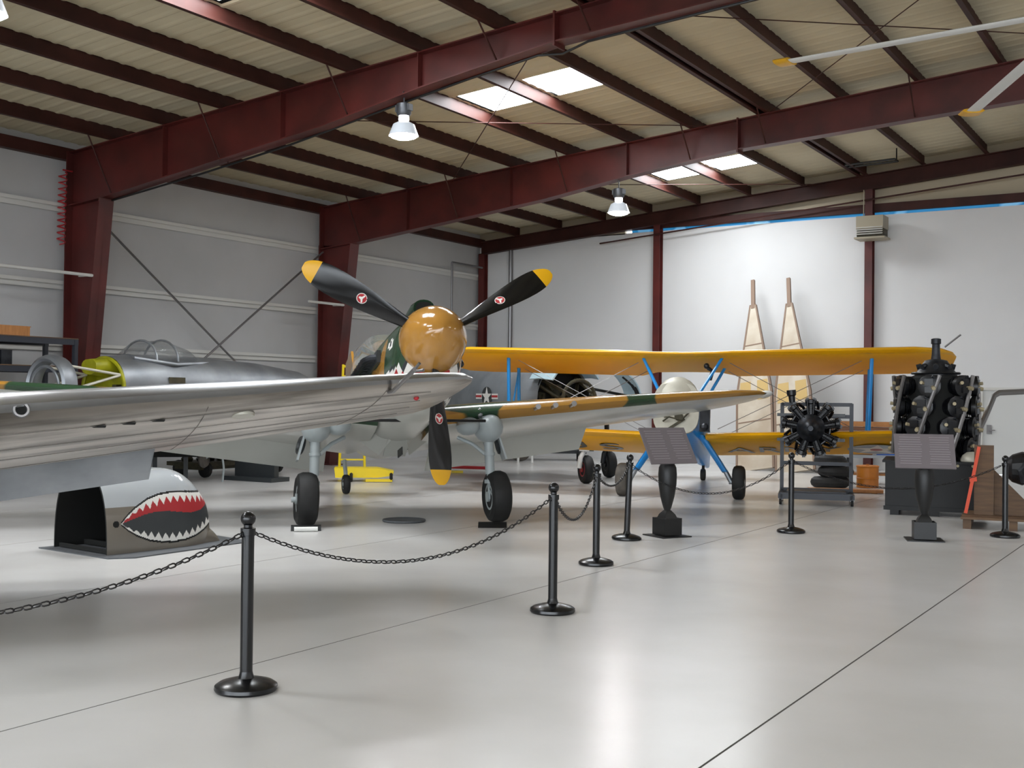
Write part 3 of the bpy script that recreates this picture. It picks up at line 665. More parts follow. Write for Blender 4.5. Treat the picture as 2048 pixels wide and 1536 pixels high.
# keep the wheels on the floor: choose wing height so the origin lands at z = 0
zwl += org.z/math.cos(SUP); org = tip-(sf @ (tl+V(0, 0, zwl))); org.z = 0
sil = thing('silver_fighter_plane', 'bare-metal fighter plane reaching in with its streaked silver wing over the cowling', 'airplane', org, SH, SUP)
SWz = [(a, b, c, d+zwl, e, f_) for a, b, c, d, e, f_ in SW]
for s in (1, -1):
    b = MB(); wing_loft(b, subdiv(SWz, 3), s, lambda i, j: 1 if j >= 9 else 0)
    w = obj('wing', b, [M['alum'], M['alum_under']], sil)
    def under(y, k, off=.004):
        yy, xle, ch, zz, tt, inc = interp(SWz, y)
        # lower surface height by linear interpolation of the section
        for (a0, b0), (a1, b1) in zip(AF[::-1][:-1], AF[::-1][1:]):
            if a0 <= k <= a1: bb = b0+(b1-b0)*(k-a0)/(a1-a0); break
        return V(xle-ch*k, s*y, zz-tt*ch*bb*.4+inc*ch*(.3-k)-off)
    # flap hanging down, aileron
    b = MB(); r0 = []
    for y in (.6, 3.12):
        q = under(y, .78, .0); r0.append([q+V(0, 0, .03), q+V(-.05, 0, -.01), q+V(-.44, 0, -.16), q+V(-.42, 0, -.19)])
    b.loft(r0); obj('flap', b, M['alum_dull'], w)
    # panel joints along and across the underside
    b = MB()
    for k in (.16, .34, .52, .74):
        ys = [.7+.3*i for i in range(16)]
        for y0_, y1_ in zip(ys[:-1], ys[1:]):
            p, q = under(y0_, k), under(y1_, k); b.cyl(p, q, .0025, n=4)
    for y in (3.3, 4.75):
        for k in range(8):
            b.cyl(under(y, .08+.11*k), under(y, .08+.11*(k+1)), .002, n=4)
    obj('panel_seams', b, M['panel_line'], w)
    for y in (2.53, 2.74, 2.95):
        e = MB(); q = under(y, .17, .002); e.box(q, (.05, .11, .006)); obj('ejection_slot', e, M['dark'], w, ang=0)
    e = MB(); q = under(3.62, .22, .004); e.lathe([(.085, -.012), (.09, .012)], q, (0, 0, 1), 20); obj('access_disc', e, M['cream'], w)
    e = MB(); q = under(5.12, .26, .0); e.ball(q, .025, 10); obj('tip_light', e, M['redplastic'], w)
    for y in (1.36, 1.68, 2.0):
        yy, xle, ch, zz, tt, inc = interp(SWz, y); e = MB(); e.torus((xle-.02, s*y, zz-.03), (1, 0, 0), .045, .014, 16, 6); gp = obj('gun_port', e, M['alum'], w); e = MB(); e.lathe([(.036, 0), (.036, .012)], (xle-.03, s*y, zz-.03), (1, 0, 0), 12); obj('gun_muzzle', e, M['dark'], gp)
    # underwing rack and pitot tube
    e = MB(); e.loft([sring(.1, .04, zwl+.12, zwl-.06, 12, y0=s*3.32), sring(-.5, .07, zwl+.14, zwl-.1, 12, y0=s*3.32), sring(-1.1, .05, zwl+.12, zwl-.06, 12, y0=s*3.32)]); 
    if s > 0:
        q = under(4.78, .10); e2 = MB(); e2.tube([q, q+V(.1, 0, -.02), q+V(.62, 0, .02)], .018, 8); e2.cyl(q+V(.58, 0, .015), q+V(.66, .03, .06), .012, n=8); e2.cyl(q+V(.58, 0, .015), q+V(.68, .05, -.0), .012, n=8); obj('pitot_tube', e2, M['pipe'], w)
    # gear
    g = MB(); g.cyl((.15, s*1.1, zwl), (.0, s*1.1, .34), .06, n=12); obj('gear_strut', g, M['alum_dull'], sil)
    wheel_parts(sil, (0, s*1.28, .34), (0, 1, 0), .34, .25, M['rubber'], M['alum_dull'])
sz = zwl+.45
fs = [(2.9, .33, .33, -.33), (2.4, .4, .42, -.48), (1.2, .45, .5, -.6), (0, .46, .5, -.62), (-1.5, .42, .48, -.6), (-3.2, .3, .4, -.35), (-5.2, .1, .3, 0)]
b = MB(); b.loft([sring(x, w_, sz+t, sz+b_) for x, w_, t, b_ in fs]); obj('fuselage', b, M['alum'], sil)
b = MB(); b.lathe([(.33, 0), (.3, .2), (.2, .42), (.0, .55)], (2.9, 0, sz), (1, 0, 0), 24); obj('spinner', b, M['alum'], sil)
b = MB(); b.loft([sring(.7, .2, sz+.52, sz+.4, 16), sring(.1, .33, sz+.9, sz+.35, 16), sring(-1.0, .3, sz+.75, sz+.3, 16), sring(-1.8, .15, sz+.5, sz+.3, 16)]); obj('canopy', b, M['glass'], sil)
b = MB(); b.cyl((-4.6, 0, sz), (-4.6, 0, .1), .04); obj('tail_strut', b, M['alum_dull'], sil)
# ------------------------------------------------------------------ shark-mouth cowling on a floor mat
cb_ = V(-10.03, 7.80, 0); cdir = math.atan2(1.42, .16)
mt = MB(); mt.prism([(-.12, .58), (-.10, -.66), (.12, -.80), (1.72, -.62), (1.80, .35), (1.6, .6)], .012, lambda a, b, h: V(a, b, h))
mo = tag(obj('floor_mat', mt, M['mat'], ang=0), 'dark grey floor mat under the shark-mouth cowling', 'mat'); mo.matrix_world = Matrix.Translation(cb_) @ Matrix.Rotation(cdir, 4, 'Z')
cw = thing('engine_cowling', 'light grey engine cowling with painted shark mouth and teeth standing on a mat', 'cowling', cb_+V(0, 0, .013), cdir)
def cprof(x):                                   # half width, height
    if x < .9: return .49-.01*x, .83-.01*x
    k = (x-.9)/.47
    return .48-.15*k**2, .82-.30*k**2.0
def cring(x, sc=1.0, n=240):
    w, h = cprof(x); r = []; fine = []
    for j in range(601):
        a = PI*j/600; c, s = math.cos(a), math.sin(a)
        fine.append(V(x, sc*w*math.copysign(abs(c)**(2/3.0), c), sc*h*abs(s)**(2/2.5)))
    cum = [0]
    for a, b in zip(fine[:-1], fine[1:]): cum.append(cum[-1]+(b-a).length)
    k = 0
    for j in range(n+1):                        # even spacing round the arch
        t = cum[-1]*j/n
        while k < 599 and cum[k+1] < t: k += 1
        r.append(fine[k].lerp(fine[k+1], (t-cum[k])/max(1e-9, cum[k+1]-cum[k])))
    return r
NXC = 260; xs = [1.37*i/NXC for i in range(NXC+1)]
CR = [cring(x) for x in xs]
def lerp_tab(t, x):
    for (a, b), (c, d) in zip(t[:-1], t[1:]):
        if a <= x <= c: k = (x-a)/(c-a); k = k*k*(3-2*k) if False else k; return b+(d-b)*k
    return t[-1][1]
UP = [(.17, .30), (.25, .375), (.35, .445), (.5, .52), (.65, .56), (.8, .575), (.95, .572), (1.1, .56), (1.25, .55), (1.4, .56)]
LO = [(.17, .30), (.25, .235), (.35, .175), (.5, .115), (.65, .085), (.8, .075), (.95, .085), (1.1, .115), (1.25, .165), (1.4, .23)]
RL = [(.17, .30), (.3, .335), (.45, .375), (.6, .395), (.75, .39), (.9, .37), (1.05, .355), (1.2, .37), (1.4, .43)]
def cow_mat(i, j):
    a, b = CR[i][j], CR[min(i+1, NXC)][j+1]; x = (a.x+b.x)/2; y = (a.y+b.y)/2; z = (a.z+b.z)/2
    if abs(y) < .2: return 0
    if x > .15:
        u, l = lerp_tab(UP, max(x, .17)), lerp_tab(LO, max(x, .17))
        if l-.02 < z < u+.02 and x > .17:
            if z > u or z < l: return 5                       # dark outline
            tooth = abs(((x*11.5) % 1)-.5)*2
            g = min(1, (x-.17)/.35)
            if z > u-(.022+.075*tooth)*g-.004 or z < l+(.02+.065*tooth)*g+.004: return 2
            return 3 if z > lerp_tab(RL, x) else 4
    if math.hypot(x-.11, z-.30) < .035: return 5
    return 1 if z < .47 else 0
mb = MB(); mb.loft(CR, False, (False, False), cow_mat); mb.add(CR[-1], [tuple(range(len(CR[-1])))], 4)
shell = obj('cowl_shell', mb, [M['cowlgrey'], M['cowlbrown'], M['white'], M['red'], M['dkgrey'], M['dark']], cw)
mb = MB(); mb.loft([cring(x, .965, 40) for x in (0.0, .3, .6, .9, 1.1, 1.3)], False, (False, False)); mb.loft([cring(0, 1, 40), cring(0, .965, 40)], False, (False, False)); obj('cowl_liner', mb, M['dark'], cw)
mb = MB(); mb.box((.35, 0, .03), (.05, .9, .05)); mb.box((.05, 0, .025), (.03, .9, .04)); obj('cross_bar', mb, M['dark'], cw, ang=0)
b = MB(); rr = []
for i in range(9):
    a = PI*i/16; x = 1.2+.3*math.sin(a); h = .24*math.cos(a)+.005; w = .40-.06*math.sin(a)
    rr.append([V(x, w*math.copysign(abs(math.cos(t))**.7, math.cos(t)), h*abs(math.sin(t))**.7) for t in [PI*k/24 for k in range(25)]])
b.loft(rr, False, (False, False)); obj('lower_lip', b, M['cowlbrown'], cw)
# ------------------------------------------------------------------ yellow biplane
bm_ = (at(1247, 990, z=0)+at(1476, 1001, z=0))/2; BPHI = .3
bip = thing('biplane', 'yellow-winged biplane with blue struts, blue landing gear legs and bare cream firewall', 'airplane', (bm_.x, bm_.y, 0), BPHI-PI/2, math.radians(13.5))
HB = 4.35
UW = [(0, .42, 1.2, 2.36, .12, .0), (.55, .45, 1.25, 2.36, .12, 0), (.85, .5, 1.55, 2.36, .12, 0), (3.7, .5, 1.55, 2.42, .12, 0), (4.1, .42, 1.4, 2.425, .11, 0), (4.28, .25, 1.0, 2.43, .09, 0), (4.36, .02, .5, 2.43, .06, 0)]
LW = [(.42, .30, 1.7, .99, .12, 0), (3.5, .30, 1.7, 1.09, .12, 0), (3.9, .22, 1.5, 1.105, .11, 0), (4.08, .05, 1.05, 1.11, .09, 0), (4.16, -.18, .5, 1.115, .06, 0)]
def ymat(i, j): return 0 if j < 10 else 1
for s in (1, -1):
    b = MB(); wing_loft(b, UW, s, ymat); uw = obj('upper_wing', b, [M['yellow'], M['yellow_under']], bip)
    b = MB(); wing_loft(b, LW, s, ymat); lw = obj('lower_wing', b, [M['yellow'], M['yellow_under']], bip)
    for x0, x1 in ((.2, .0), (-.55, -.75)):
        b = MB(); b.loft([sring(0, .022, .05, -.05, 10)]*2, cap=(False, False)) if False else b.cyl((x1, s*3.0, 1.1), (x0, s*3.05, 2.38), .032, n=8); obj('interplane_strut', b, M['blue'], bip)
    b = MB(); b.cyl((-.1, s*3.0, 1.5), (-.65, s*3.03, 1.5), .018, n=6); b.cyl((.0, s*3.0, 1.12), (-.58, s*3.05, 2.36), .016, n=6); obj('strut_brace', b, M['blue'], bip)
    for x0, x1 in ((.28, .55), (-.35, -.25)):
        b = MB(); b.cyl((x1, s*.32, 1.64), (x0, s*.68, 2.36), .026, n=8); obj('cabane_strut', b, M['blue'], bip)
    b = MB()
    for x0 in (.1, -.6):
        b.cyl((x0, s*.6, 1.15), (x0, s*2.95, 2.36), .006, n=4); b.cyl((x0, s*.7, 2.33), (x0, s*2.9, 1.12), .006, n=4)
    obj('flying_wires', b, M['pipe'], bip)
    # gear leg, oleo and wheel
    b = MB(); b.loft([sring(0, .1, .05, -.05, 12)] * 0 or [[V(.12+.13*math.cos(a), s*(.34)+.07*math.sin(a), 1.02) for a in [2*PI*k/12 for k in range(12)]], [V(.06+.10*math.cos(a), s*(.62)+.06*math.sin(a), .62) for a in [2*PI*k/12 for k in range(12)]], [V(.03+.085*math.cos(a), s*(.74)+.055*math.sin(a), .44) for a in [2*PI*k/12 for k in range(12)]]]); obj('gear_leg', b, M['blue'], bip)
    b = MB(); b.cyl((.03, s*.74, .46), (.0, s*.84, .28), .04, n=10); b.cyl((0, s*.8, .28), (0, s*.98, .28), .03, n=8); obj('oleo_strut', b, M['alum_dull'], bip)
    wheel_parts(bip, (0, s*.96, .28), (0, 1, 0), .28, .2, M['rubber2'] if s < 0 else M['rubber'], M['alum_dull'])
b = MB(); b.ball((.2, -.5, 1.05), .1, 12, (1, 1, .9)); obj('white_cap', b, M['white'], bip)
fs = [(.92, .33, 1.76, .94), (.6, .38, 1.79, .9), (0, .4, 1.79, .88), (-1, .38, 1.75, .9), (-2.5, .28, 1.68, 1.1), (-4.2, .12, 1.6, 1.3), (-5, .05, 1.55, 1.4)]
b = MB(); b.loft([sring(x, w, t, bb, 28, 2.8) for x, w, t, bb in fs]); bf = obj('fuselage', b, M['blue'], bip)
b = MB(); b.loft([sring(.90, .37, 1.72, .88, 28, 3.2), sring(.96, .37, 1.72, .88, 28, 3.2)]); fw_ = obj('firewall', b, M['cream'], bip)
b = MB(); b.ball((.86, 0, 1.5), .3, 20, (.5, 1.15, 1.15)); obj('nose_dome', b, M['cream'], bip)
b = MB()
for (y, z, r) in ((-.16, 1.2, .06), (.05, 1.16, .07), (.18, 1.28, .05)): b.lathe([(r, 0), (r, .02)], (.96, y, z), (1, 0, 0), 14)
b.box((.975, .02, 1.04), (.03, .3, .04), Matrix.Rotation(.6, 3, 'X')); b.tube([(.98, -.2, 1.08), (1.03, -.1, 1.14), (1.0, .1, 1.1), (.98, .2, 1.22)], .015, 6); obj('firewall_fittings', b, M['olive'], fw_)
b = MB(); b.box((.9, .46, 1.14), (.1, .16, .4)); b.ball((.94, .46, 1.0), .07, 10); obj('accessory_box', b, M['engine2'], bip, ang=0)
b = MB(); b.tube([(.1, .45, 2.0), (.2, .5, 2.12), (.22, .42, 2.17)], .035, 8); b.ball((.23, .4, 2.2), .05, 10); obj('mirror', b, M['blackmat'], bip)
b = MB(); wing_loft(b, [(.05, -4.2, .9, 1.7, .06), (1.5, -4.35, .6, 1.7, .05)], 1); wing_loft(b, [(.05, -4.2, .9, 1.7, .06), (1.5, -4.35, .6, 1.7, .05)], -1); obj('tailplane', b, M['yellow'], bip)
b = MB(); b.loft([[V(-4.1, .02, 1.7), V(-5.1, .02, 1.6), V(-5.1, -.02, 1.6), V(-4.1, -.02, 1.7)], [V(-4.6, .01, 2.5), V(-5.1, .01, 2.4), V(-5.1, -.01, 2.4), V(-4.6, -.01, 2.5)]]); obj('fin', b, M['yellow'], bip)
tq = bip.matrix_world.inverted() @ at(1411, 961, z=0)
b = MB(); b.tube([(-3.9, 0, 1.42), (tq.x, 0, tq.z+.3), (tq.x, 0, tq.z+.12)], .03, 8); obj('tail_wheel_strut', b, M['blackmat'], bip)
wheel_parts(bip, (tq.x, 0, tq.z+.12), (0, 1, 0), .12, .1, M['rubber'], M['blackmat'])
def lower_at(y, k, off):
    yy, xle, ch, zz, tt, inc = interp(LW, abs(y)); bb = 1-abs(k-.3)*.9; return V(xle-ch*k, y, zz-tt*ch*bb*.4-off-.012)
def letters(ch, y, parent, size, col):
    cu = bpy.data.curves.new('letter', 'FONT'); cu.body = ch; cu.size = size; cu.extrude = .002; cu.align_x = 'CENTER'; cu.align_y = 'CENTER'
    t = bpy.data.objects.new('tmp', cu); COL.objects.link(t); bpy.context.view_layer.update()
    me = bpy.data.meshes.new_from_object(t.evaluated_get(bpy.context.evaluated_depsgraph_get())); bpy.data.objects.remove(t)
    me.materials.clear(); me.materials.append(col)
    o = bpy.data.objects.new('wing_letter', me); COL.objects.link(o); o.parent = parent
    p, q = lower_at(y, .25, .008), lower_at(y, .75, .008)
    aft = (q-p).normalized(); side = V(0, 1, 0); nrm = side.cross(-aft)
    o.matrix_basis = Matrix(((side.x, -aft.x, nrm.x, 0), (side.y, -aft.y, nrm.y, 0), (side.z, -aft.z, nrm.z, 0), (0, 0, 0, 1)))
    o.matrix_basis = Matrix.Translation((p+q)/2) @ o.matrix_basis
lws = [o for o in bip.children if o.name.startswith('lower_wing')]
wl_l = [o for o in lws if o.data.vertices[0].co.y > 0][0]; wl_r = [o for o in lws if o.data.vertices[0].co.y < 0][0]
for ch, y in zip('ARMY', (.95, 1.42, 1.9, 2.38)): letters(ch, y, wl_l, .7, M['dkgrey'])
for ch, y in zip('US', (-2.0, -1.27)): letters(ch, y, wl_r, .95, M['dkgrey'])
def insignia(y, parent):
    q0 = lower_at(y, .5, .008); p, q = lower_at(y, .25, .008), lower_at(y, .75, .008); aft = (q-p).normalized(); side = V(0, 1, 0); n_ = side.cross(aft); n_ = n_ if n_.z < 0 else -n_
    fn = lambda off: (lambda a, b, h: q0+side*a-aft*b+n_*(off+h))
    e = MB(); e.prism([(.46*math.cos(2*PI*i/28), .46*math.sin(2*PI*i/28)) for i in range(28)], .002, fn(0)); obj('insignia_disc', e, M['bluegrey'], parent)
    star = [(r*math.cos(PI/2+PI*i/5), r*math.sin(PI/2+PI*i/5)) for i, r in [(i, .44 if i % 2 == 0 else .17) for i in range(10)]]
    e = MB(); e.prism(star, .002, fn(.003)); obj('insignia_star', e, M['white'], parent)
    e = MB(); e.prism([(.1*math.cos(2*PI*i/16), .1*math.sin(2*PI*i/16)) for i in range(16)], .002, fn(.006)); obj('insignia_centre', e, M['red'], parent)
insignia(3.15, wl_l); insignia(-3.15, wl_r)
# ------------------------------------------------------------------ grey airplane with its engine removed
ga = at(1128, 800, d=22.3); gh = math.atan2(-.43, .9)
gp_ = thing('grey_airplane', 'grey airplane with its engine removed, dark open nose and pale blue cowl rings', 'airplane', (ga.x, ga.y, 0), gh)
gz = ga.z+.02
fs = [(0, .62, .62, -.62), (-.6, .66, .66, -.7), (-2, .66, .7, -.72), (-3.4, .55, .66, -.6), (-5.2, .3, .55, -.25), (-6.4, .1, .45, .1)]
b = MB(); b.loft([sring(x, w, gz+t, gz+bb, 32, 2.1) for x, w, t, bb in fs], cap=(False, True)); gf_ = obj('fuselage', b, M['greyplane'], gp_)
b = MB(); b.lathe([(.6, -.35), (.6, -.3)], (0, 0, gz), (1, 0, 0), 32); b.loft([sring(-.02, .615, gz+.615, gz-.615, 32), sring(-.34, .59, gz+.59, gz-.59, 32)], cap=(False, False)); obj('engine_bay', b, M['dark'], gp_)
b = MB()
for i in range(26):
    a = random.uniform(0, 2*PI); r = random.uniform(.1, .5); b.box((-.24+random.uniform(-.06, .1), r*math.cos(a), gz+r*math.sin(a)), (.12, random.uniform(.06, .18), random.uniform(.05, .16)), Matrix.Rotation(a, 3, 'X'))
obj('bay_equipment', b, M['olive'], gp_, ang=0)
b = MB()
for s in (1, -1):
    b.cyl((-.25, s*.5, gz+.3), (.45, s*-.1, gz-.25), .035, n=8); b.cyl((-.25, s*.5, gz-.35), (.5, s*.3, gz+.1), .035, n=8); b.cyl((-.25, s*.45, gz+.4), (.5, s*.3, gz+.12), .035, n=8)
b.torus((.5, 0, gz-.02), (1, 0, 0), .38, .035, 24, 8); obj('engine_mount', b, M['olive'], gp_)
def arc_panel(x0, x1, r, a0, a1, zc_, yc, m, t=.03):
    e = MB(); n = 14; rings = []
    for x_, rr_ in ((x0, r), ((x0+x1)/2, r*1.02), (x1, r*.93)):
        ring = [V(x_, yc+rr_*math.cos(math.radians(a0+(a1-a0)*i/n)), zc_+rr_*math.sin(math.radians(a0+(a1-a0)*i/n))) for i in range(n+1)]
        ring += [V(x_, yc+(rr_-t)*math.cos(math.radians(a0+(a1-a0)*i/n)), zc_+(rr_-t)*math.sin(math.radians(a0+(a1-a0)*i/n))) for i in range(n, -1, -1)]
        rings.append(ring)
    return e.loft(rings)
obj('cowl_panel', arc_panel(-.2, .5, .72, 60, 150, gz+.02, -.05, 0), M['paleblue'], gp_)
obj('cowl_panel', arc_panel(-.5, .1, .6, 35, 120, gz+.08, .32, 0), M['paleblue'], gp_)
obj('cowl_panel', arc_panel(-.6, .0, .75, 5, 100, gz-.1, 1.25, 0), M['paleblue'], gp_)
b = MB()
for i in range(5): b.tube([(-.1, 1.5+.08*i, gz+.45-.05*i), (-.05, 1.62+.07*i, gz+.35-.06*i), (-.1, 1.75+.05*i, gz+.28-.08*i)], .02, 6)
b.tube([(-.3, .6, gz+.25), (-.3, 1.95, gz+.05)], .03, 6); obj('hose_bundle', b, M['dark'], gp_)
# wing stubs, left-side insignia, tail
b = MB(); wing_loft(b, [(.4, -.5, 2.2, gz-.45, .14), (2.0, -.6, 1.9, gz-.4, .13)], 1); wing_loft(b, [(.4, -.5, 2.2, gz-.45, .14), (2.0, -.6, 1.9, gz-.4, .13)], -1); obj('wing_stub', b, M['greyplane'], gp_)
b = MB(); b.loft([[V(-5.0, .03, gz+.5), V(-6.5, .03, gz+.35), V(-6.5, -.03, gz+.35), V(-5.0, -.03, gz+.5)], [V(-5.7, .02, gz+1.25), V(-6.5, .02, gz+1.2), V(-6.5, -.02, gz+1.2), V(-5.7, -.02, gz+1.25)]]); obj('fin', b, M['greyplane'], gp_)
def fus_side(x, z): return V(x, -(.66+.012), z)
e = MB(); e.prism([(.2*math.cos(2*PI*i/20), .2*math.sin(2*PI*i/20)) for i in range(20)], .004, lambda a, c, h: V(-1.75+a, -.672-h, gz+.03+c)); obj('insignia_disc', e, M['dkgrey'], gf_)
e = MB(); star = [(r*math.cos(PI/2+PI*i/5), r*math.sin(PI/2+PI*i/5)) for i, r in [(i, .19 if i % 2 == 0 else .075) for i in range(10)]]; e.prism(star, .004, lambda a, c, h: V(-1.75+a, -.678-h, gz+.03+c)); obj('insignia_star', e, M['white'], gf_)
for s in (1, -1):
    e = MB(); e.prism([(s*.19, .05), (s*.42, .05), (s*.42, -.06), (s*.19, -.06)], .004, lambda a, c, h: V(-1.75+a, -.674-h, gz+.04+c)); ib = obj('insignia_bar', e, M['white'], gf_)
    e = MB(); e.prism([(s*.2, .018), (s*.42, .018), (s*.42, -.025), (s*.2, -.025)], .004, lambda a, c, h: V(-1.75+a, -.679-h, gz+.04+c)); obj('insignia_stripe', e, M['red'], ib)
for wp, mm in ((at(1172, 967, z=0), 'white'), (at(1218, 955, z=0), 'blackmat')):
    l = gp_.matrix_world.inverted() @ wp
    b = MB(); b.tube([(l.x-.1, l.y, gz-.45), (l.x+.0, l.y-.05, .62), (l.x+.05, l.y-.17, .5), (l.x+.03, l.y-.19, .3)], .05, 10); b.lathe([(.1, 0), (.1, .16)], (l.x, l.y-.05, .62), (0, 0, 1), 14); obj('gear_strut', b, M['whitepaint'] if mm == 'white' else M['blackmat'], gp_)
    wheel_parts(gp_, (l.x, l.y, .27), (.3, 1, 0), .27, .2, M['rubber'], M['red'] if mm == 'white' else M['blackmat'])
# ------------------------------------------------------------------ silver fuselage without engine, by the left wall
sx, sz_ = -15.6, 1.68
sfu = thing('stripped_fuselage', 'silver fuselage without engine, yellow-green firewall and clear canopy, by the left wall', 'airplane', (sx, 12.55, 0), math.atan2(-1, .02))
fs = [(0, .52, .56, -.5), (-.5, .56, .6, -.56), (-1.2, .58, .62, -.6), (-2.2, .56, .6, -.6), (-3.4, .48, .55, -.5), (-4.6, .4, .42, -.4), (-5.3, .3, .18, -.3)]
b = MB(); b.loft([sring(x, w, sz_+t, sz_+bb, 32, 2.2) for x, w, t, bb in fs], cap=(False, True)); obj('fuselage', b, M['alum_dull'], sfu)
b = MB(); b.loft([sring(.0, .515, sz_+.555, sz_-.495, 32, 2.2), sring(-.25, .5, sz_+.54, sz_-.48, 32, 2.2)], cap=(False, True)); b.torus((0, 0, sz_+.03), (1, 0, 0), .5, .03, 32, 6); fw2 = obj('firewall', b, M['zinc'], sfu)
b = MB(); b.loft([sring(-.24, .2, sz_+.56, sz_+.2, 16), sring(.3, .18, sz_+.5, sz_+.25, 16)]); obj('oil_tank', b, M['zinc'], fw2)
b = MB()
for i in range(14): b.box((-.18, random.uniform(-.4, .4), sz_+random.uniform(-.35, .1)), (.1, .1, .08))
obj('firewall_equipment', b, M['olive'], fw2, ang=0)
for y in (.42, -.42):
    for z in (.25, -.25):
        for q_ in (V(1.0, y*.75, sz_+.38*(1 if z > 0 else -1)), V(1.0, y*.9, sz_-.02)):
            b = MB(); b.cyl((0, y, sz_+z), q_, .022, n=6); obj('mount_tube', b, M['cream'], sfu)
b = MB(); b.loft([[V(1.0+.16*math.cos(q)*.9+.0, (.43+.07*math.sin(q))*math.cos(t), sz_+.05+(.43+.07*math.sin(q))*math.sin(t)) for q in [2*PI*k/10 for k in range(10)]] for t in [2*PI*i/32 for i in range(33)]], True, (False, False)); b.torus((1.12, 0, sz_+.03), (1, 0, 0), .33, .025, 28, 6); obj('mount_ring', b, M['alum_dull'], sfu)
b = MB(); b.loft([sring(-.4, .28, sz_+.58, sz_+.45, 20), sring(-.75, .4, sz_+.84, sz_+.4, 20), sring(-1.15, .42, sz_+.86, sz_+.4, 20), sring(-1.6, .36, sz_+.74, sz_+.4, 20), sring(-1.95, .2, sz_+.56, sz_+.4, 20)]); obj('canopy', b, M['glass'], sfu)
b = MB()
for (x, w, zt) in ((-.42, .29, .59), (-.75, .41, .85), (-1.2, .425, .87)):
    b.tube([(x, w*math.cos(t), sz_+.5+(zt-.5)*math.sin(t)) for t in [PI*k/12 for k in range(13)]], .02, 6)
for s in (1, -1): b.tube([(-.35, s*.3, sz_+.54), (-1.1, s*.5, sz_+.45), (-2.0, s*.3, sz_+.5)], .03, 6)
obj('canopy_frame', b, M['alum_dull'], sfu)
b = MB(); b.box((-1.05, .565, sz_+.18), (.35, .02, .1)); obj('exhaust_slot', b, M['olive'], sfu, ang=0)
b = MB(); b.box((-.95, .575, sz_-.1), (.06, .02, .08)); obj('yellow_patch', b, M['zinc'], sfu, ang=0)
for x in (-.5, -3.6):
    b = MB(); b.box((x, 0, .55), (.12, 1.0, 1.1)); b.box((x, 0, .04), (.5, 1.2, .08)); obj('cradle', b, M['dkgrey'], sfu, ang=0)
# ------------------------------------------------------------------ radial engines
def cyl_mesh(L=.26, r=.088):
    b = MB(); pr = [(r*.75, 0)]
    for i in range(6): h = L*(.12+i*.1); pr += [(r*.75, h), (r, h+.004), (r, h+.012), (r*.75, h+.016)]
    pr += [(r*1.05, L*.74), (r*1.08, L*.95), (r*.7, L)]
    b.lathe(pr, (0, 0, 0), (0, 0, 1), 12, 0)
    for s in (1, -1): b.box((s*r*.6, r*.35, L*.98), (r*.6, r*.8, r*.55), Matrix.Rotation(s*.4, 3, 'Y'), 0); b.cyl((s*r*.45, r*1.2, .02), (s*r*.6, r*.75, L*.95), .011, n=6, m=0)
    b.cyl((0, -r*1.0, L*.8), (0, -r*1.6, L*.7), .022, n=8, m=1)
    return b
smallc = obj('cylinder', cyl_mesh(), [M['engine'], M['engine2']]); SM = smallc.data; bpy.data.objects.remove(smallc)
pe = (at(1558, 1006, z=0)+at(1706, 1008, z=0))/2
es = thing('engine_stand', 'dark steel rolling stand carrying the small black radial engine', 'engine stand', pe, face(pe))
for y in (-.54, .54):
    b = MB(); b.box((-.3, y, .84), (.06, .06, 1.5)); obj('upright', b, M['stand'], es, ang=0)
    b = MB(); b.box((-.05, y, .14), (1.0, .07, .07)); obj('base_rail', b, M['stand'], es, ang=0)
    for x in (.38, -.48):
        b = MB(); b.lathe([(.05, -.02), (.055, 0), (.05, .02)], (x, y, .055), (0, 1, 0), 14); cs_ = obj('caster', b, M['rubber'], es); b = MB(); b.box((x, y, .1), (.05, .06, .05)); obj('caster_fork', b, M['pipe'], cs_, ang=0)
for z, x in ((1.57, -.3), (1.38, -.3), (.62, -.3), (.145, .42), (.17, -.3)):
    b = MB(); b.box((x, 0, z), (.06, 1.1, .06 if z > .3 else .1)); obj('cross_rail', b, M['stand'], es, ang=0)
b = MB(); b.box((.05, 0, .2), (.5, .9, .02)); obj('tray', b, M['stand'], es, ang=0)
en = thing('radial_engine', 'small black nine-cylinder radial engine mounted on the rolling stand', 'engine', es.matrix_world @ V(0, -.09, 0), face(pe))
ez = 1.2
b = MB(); b.lathe([(.2, -.22), (.22, -.1), (.22, .06), (.16, .12), (.13, .2), (.09, .27), (.05, .3), (.04, .42)], (0, 0, ez), (1, 0, 0), 18); obj('crankcase', b, M['engine2'], en)
for i in range(9):
    a = PI/2+2*PI*i/9; dz_ = V(0, math.cos(a), math.sin(a)); X_ = V(0, -math.sin(a), math.cos(a)); 
    Mx = Matrix(((X_.x, 1, dz_.x, 0), (X_.y, 0, dz_.y, 0), (X_.z, 0, dz_.z, 0), (0, 0, 0, 1)))
    part('cylinder', SM, en, Matrix.Translation(V(-.02, 0, ez)+dz_*.2) @ Mx)
b = MB()
for i in range(9):
    a = PI/2+2*PI*(i+.5)/9; b.tube([(-.15, .2*math.cos(a), ez+.2*math.sin(a)), (-.18, .34*math.cos(a), ez+.34*math.sin(a)), (-.1, .42*math.cos(a+.12), ez+.42*math.sin(a+.12))], .025, 8)
obj('intake_pipes', b, M['engine'], en)
b = MB(); b.torus((.02, 0, ez), (1, 0, 0), .3, .016, 32, 6); obj('ignition_ring', b, M['engine'], en)
b = MB(); b.lathe([(.05, 0), (.055, .1), (.075, .12), (.075, .2)], (-.12, -.29, ez+.4), (0, -.1, 1), 12); obj('exhaust_stub', b, M['engine'], en)
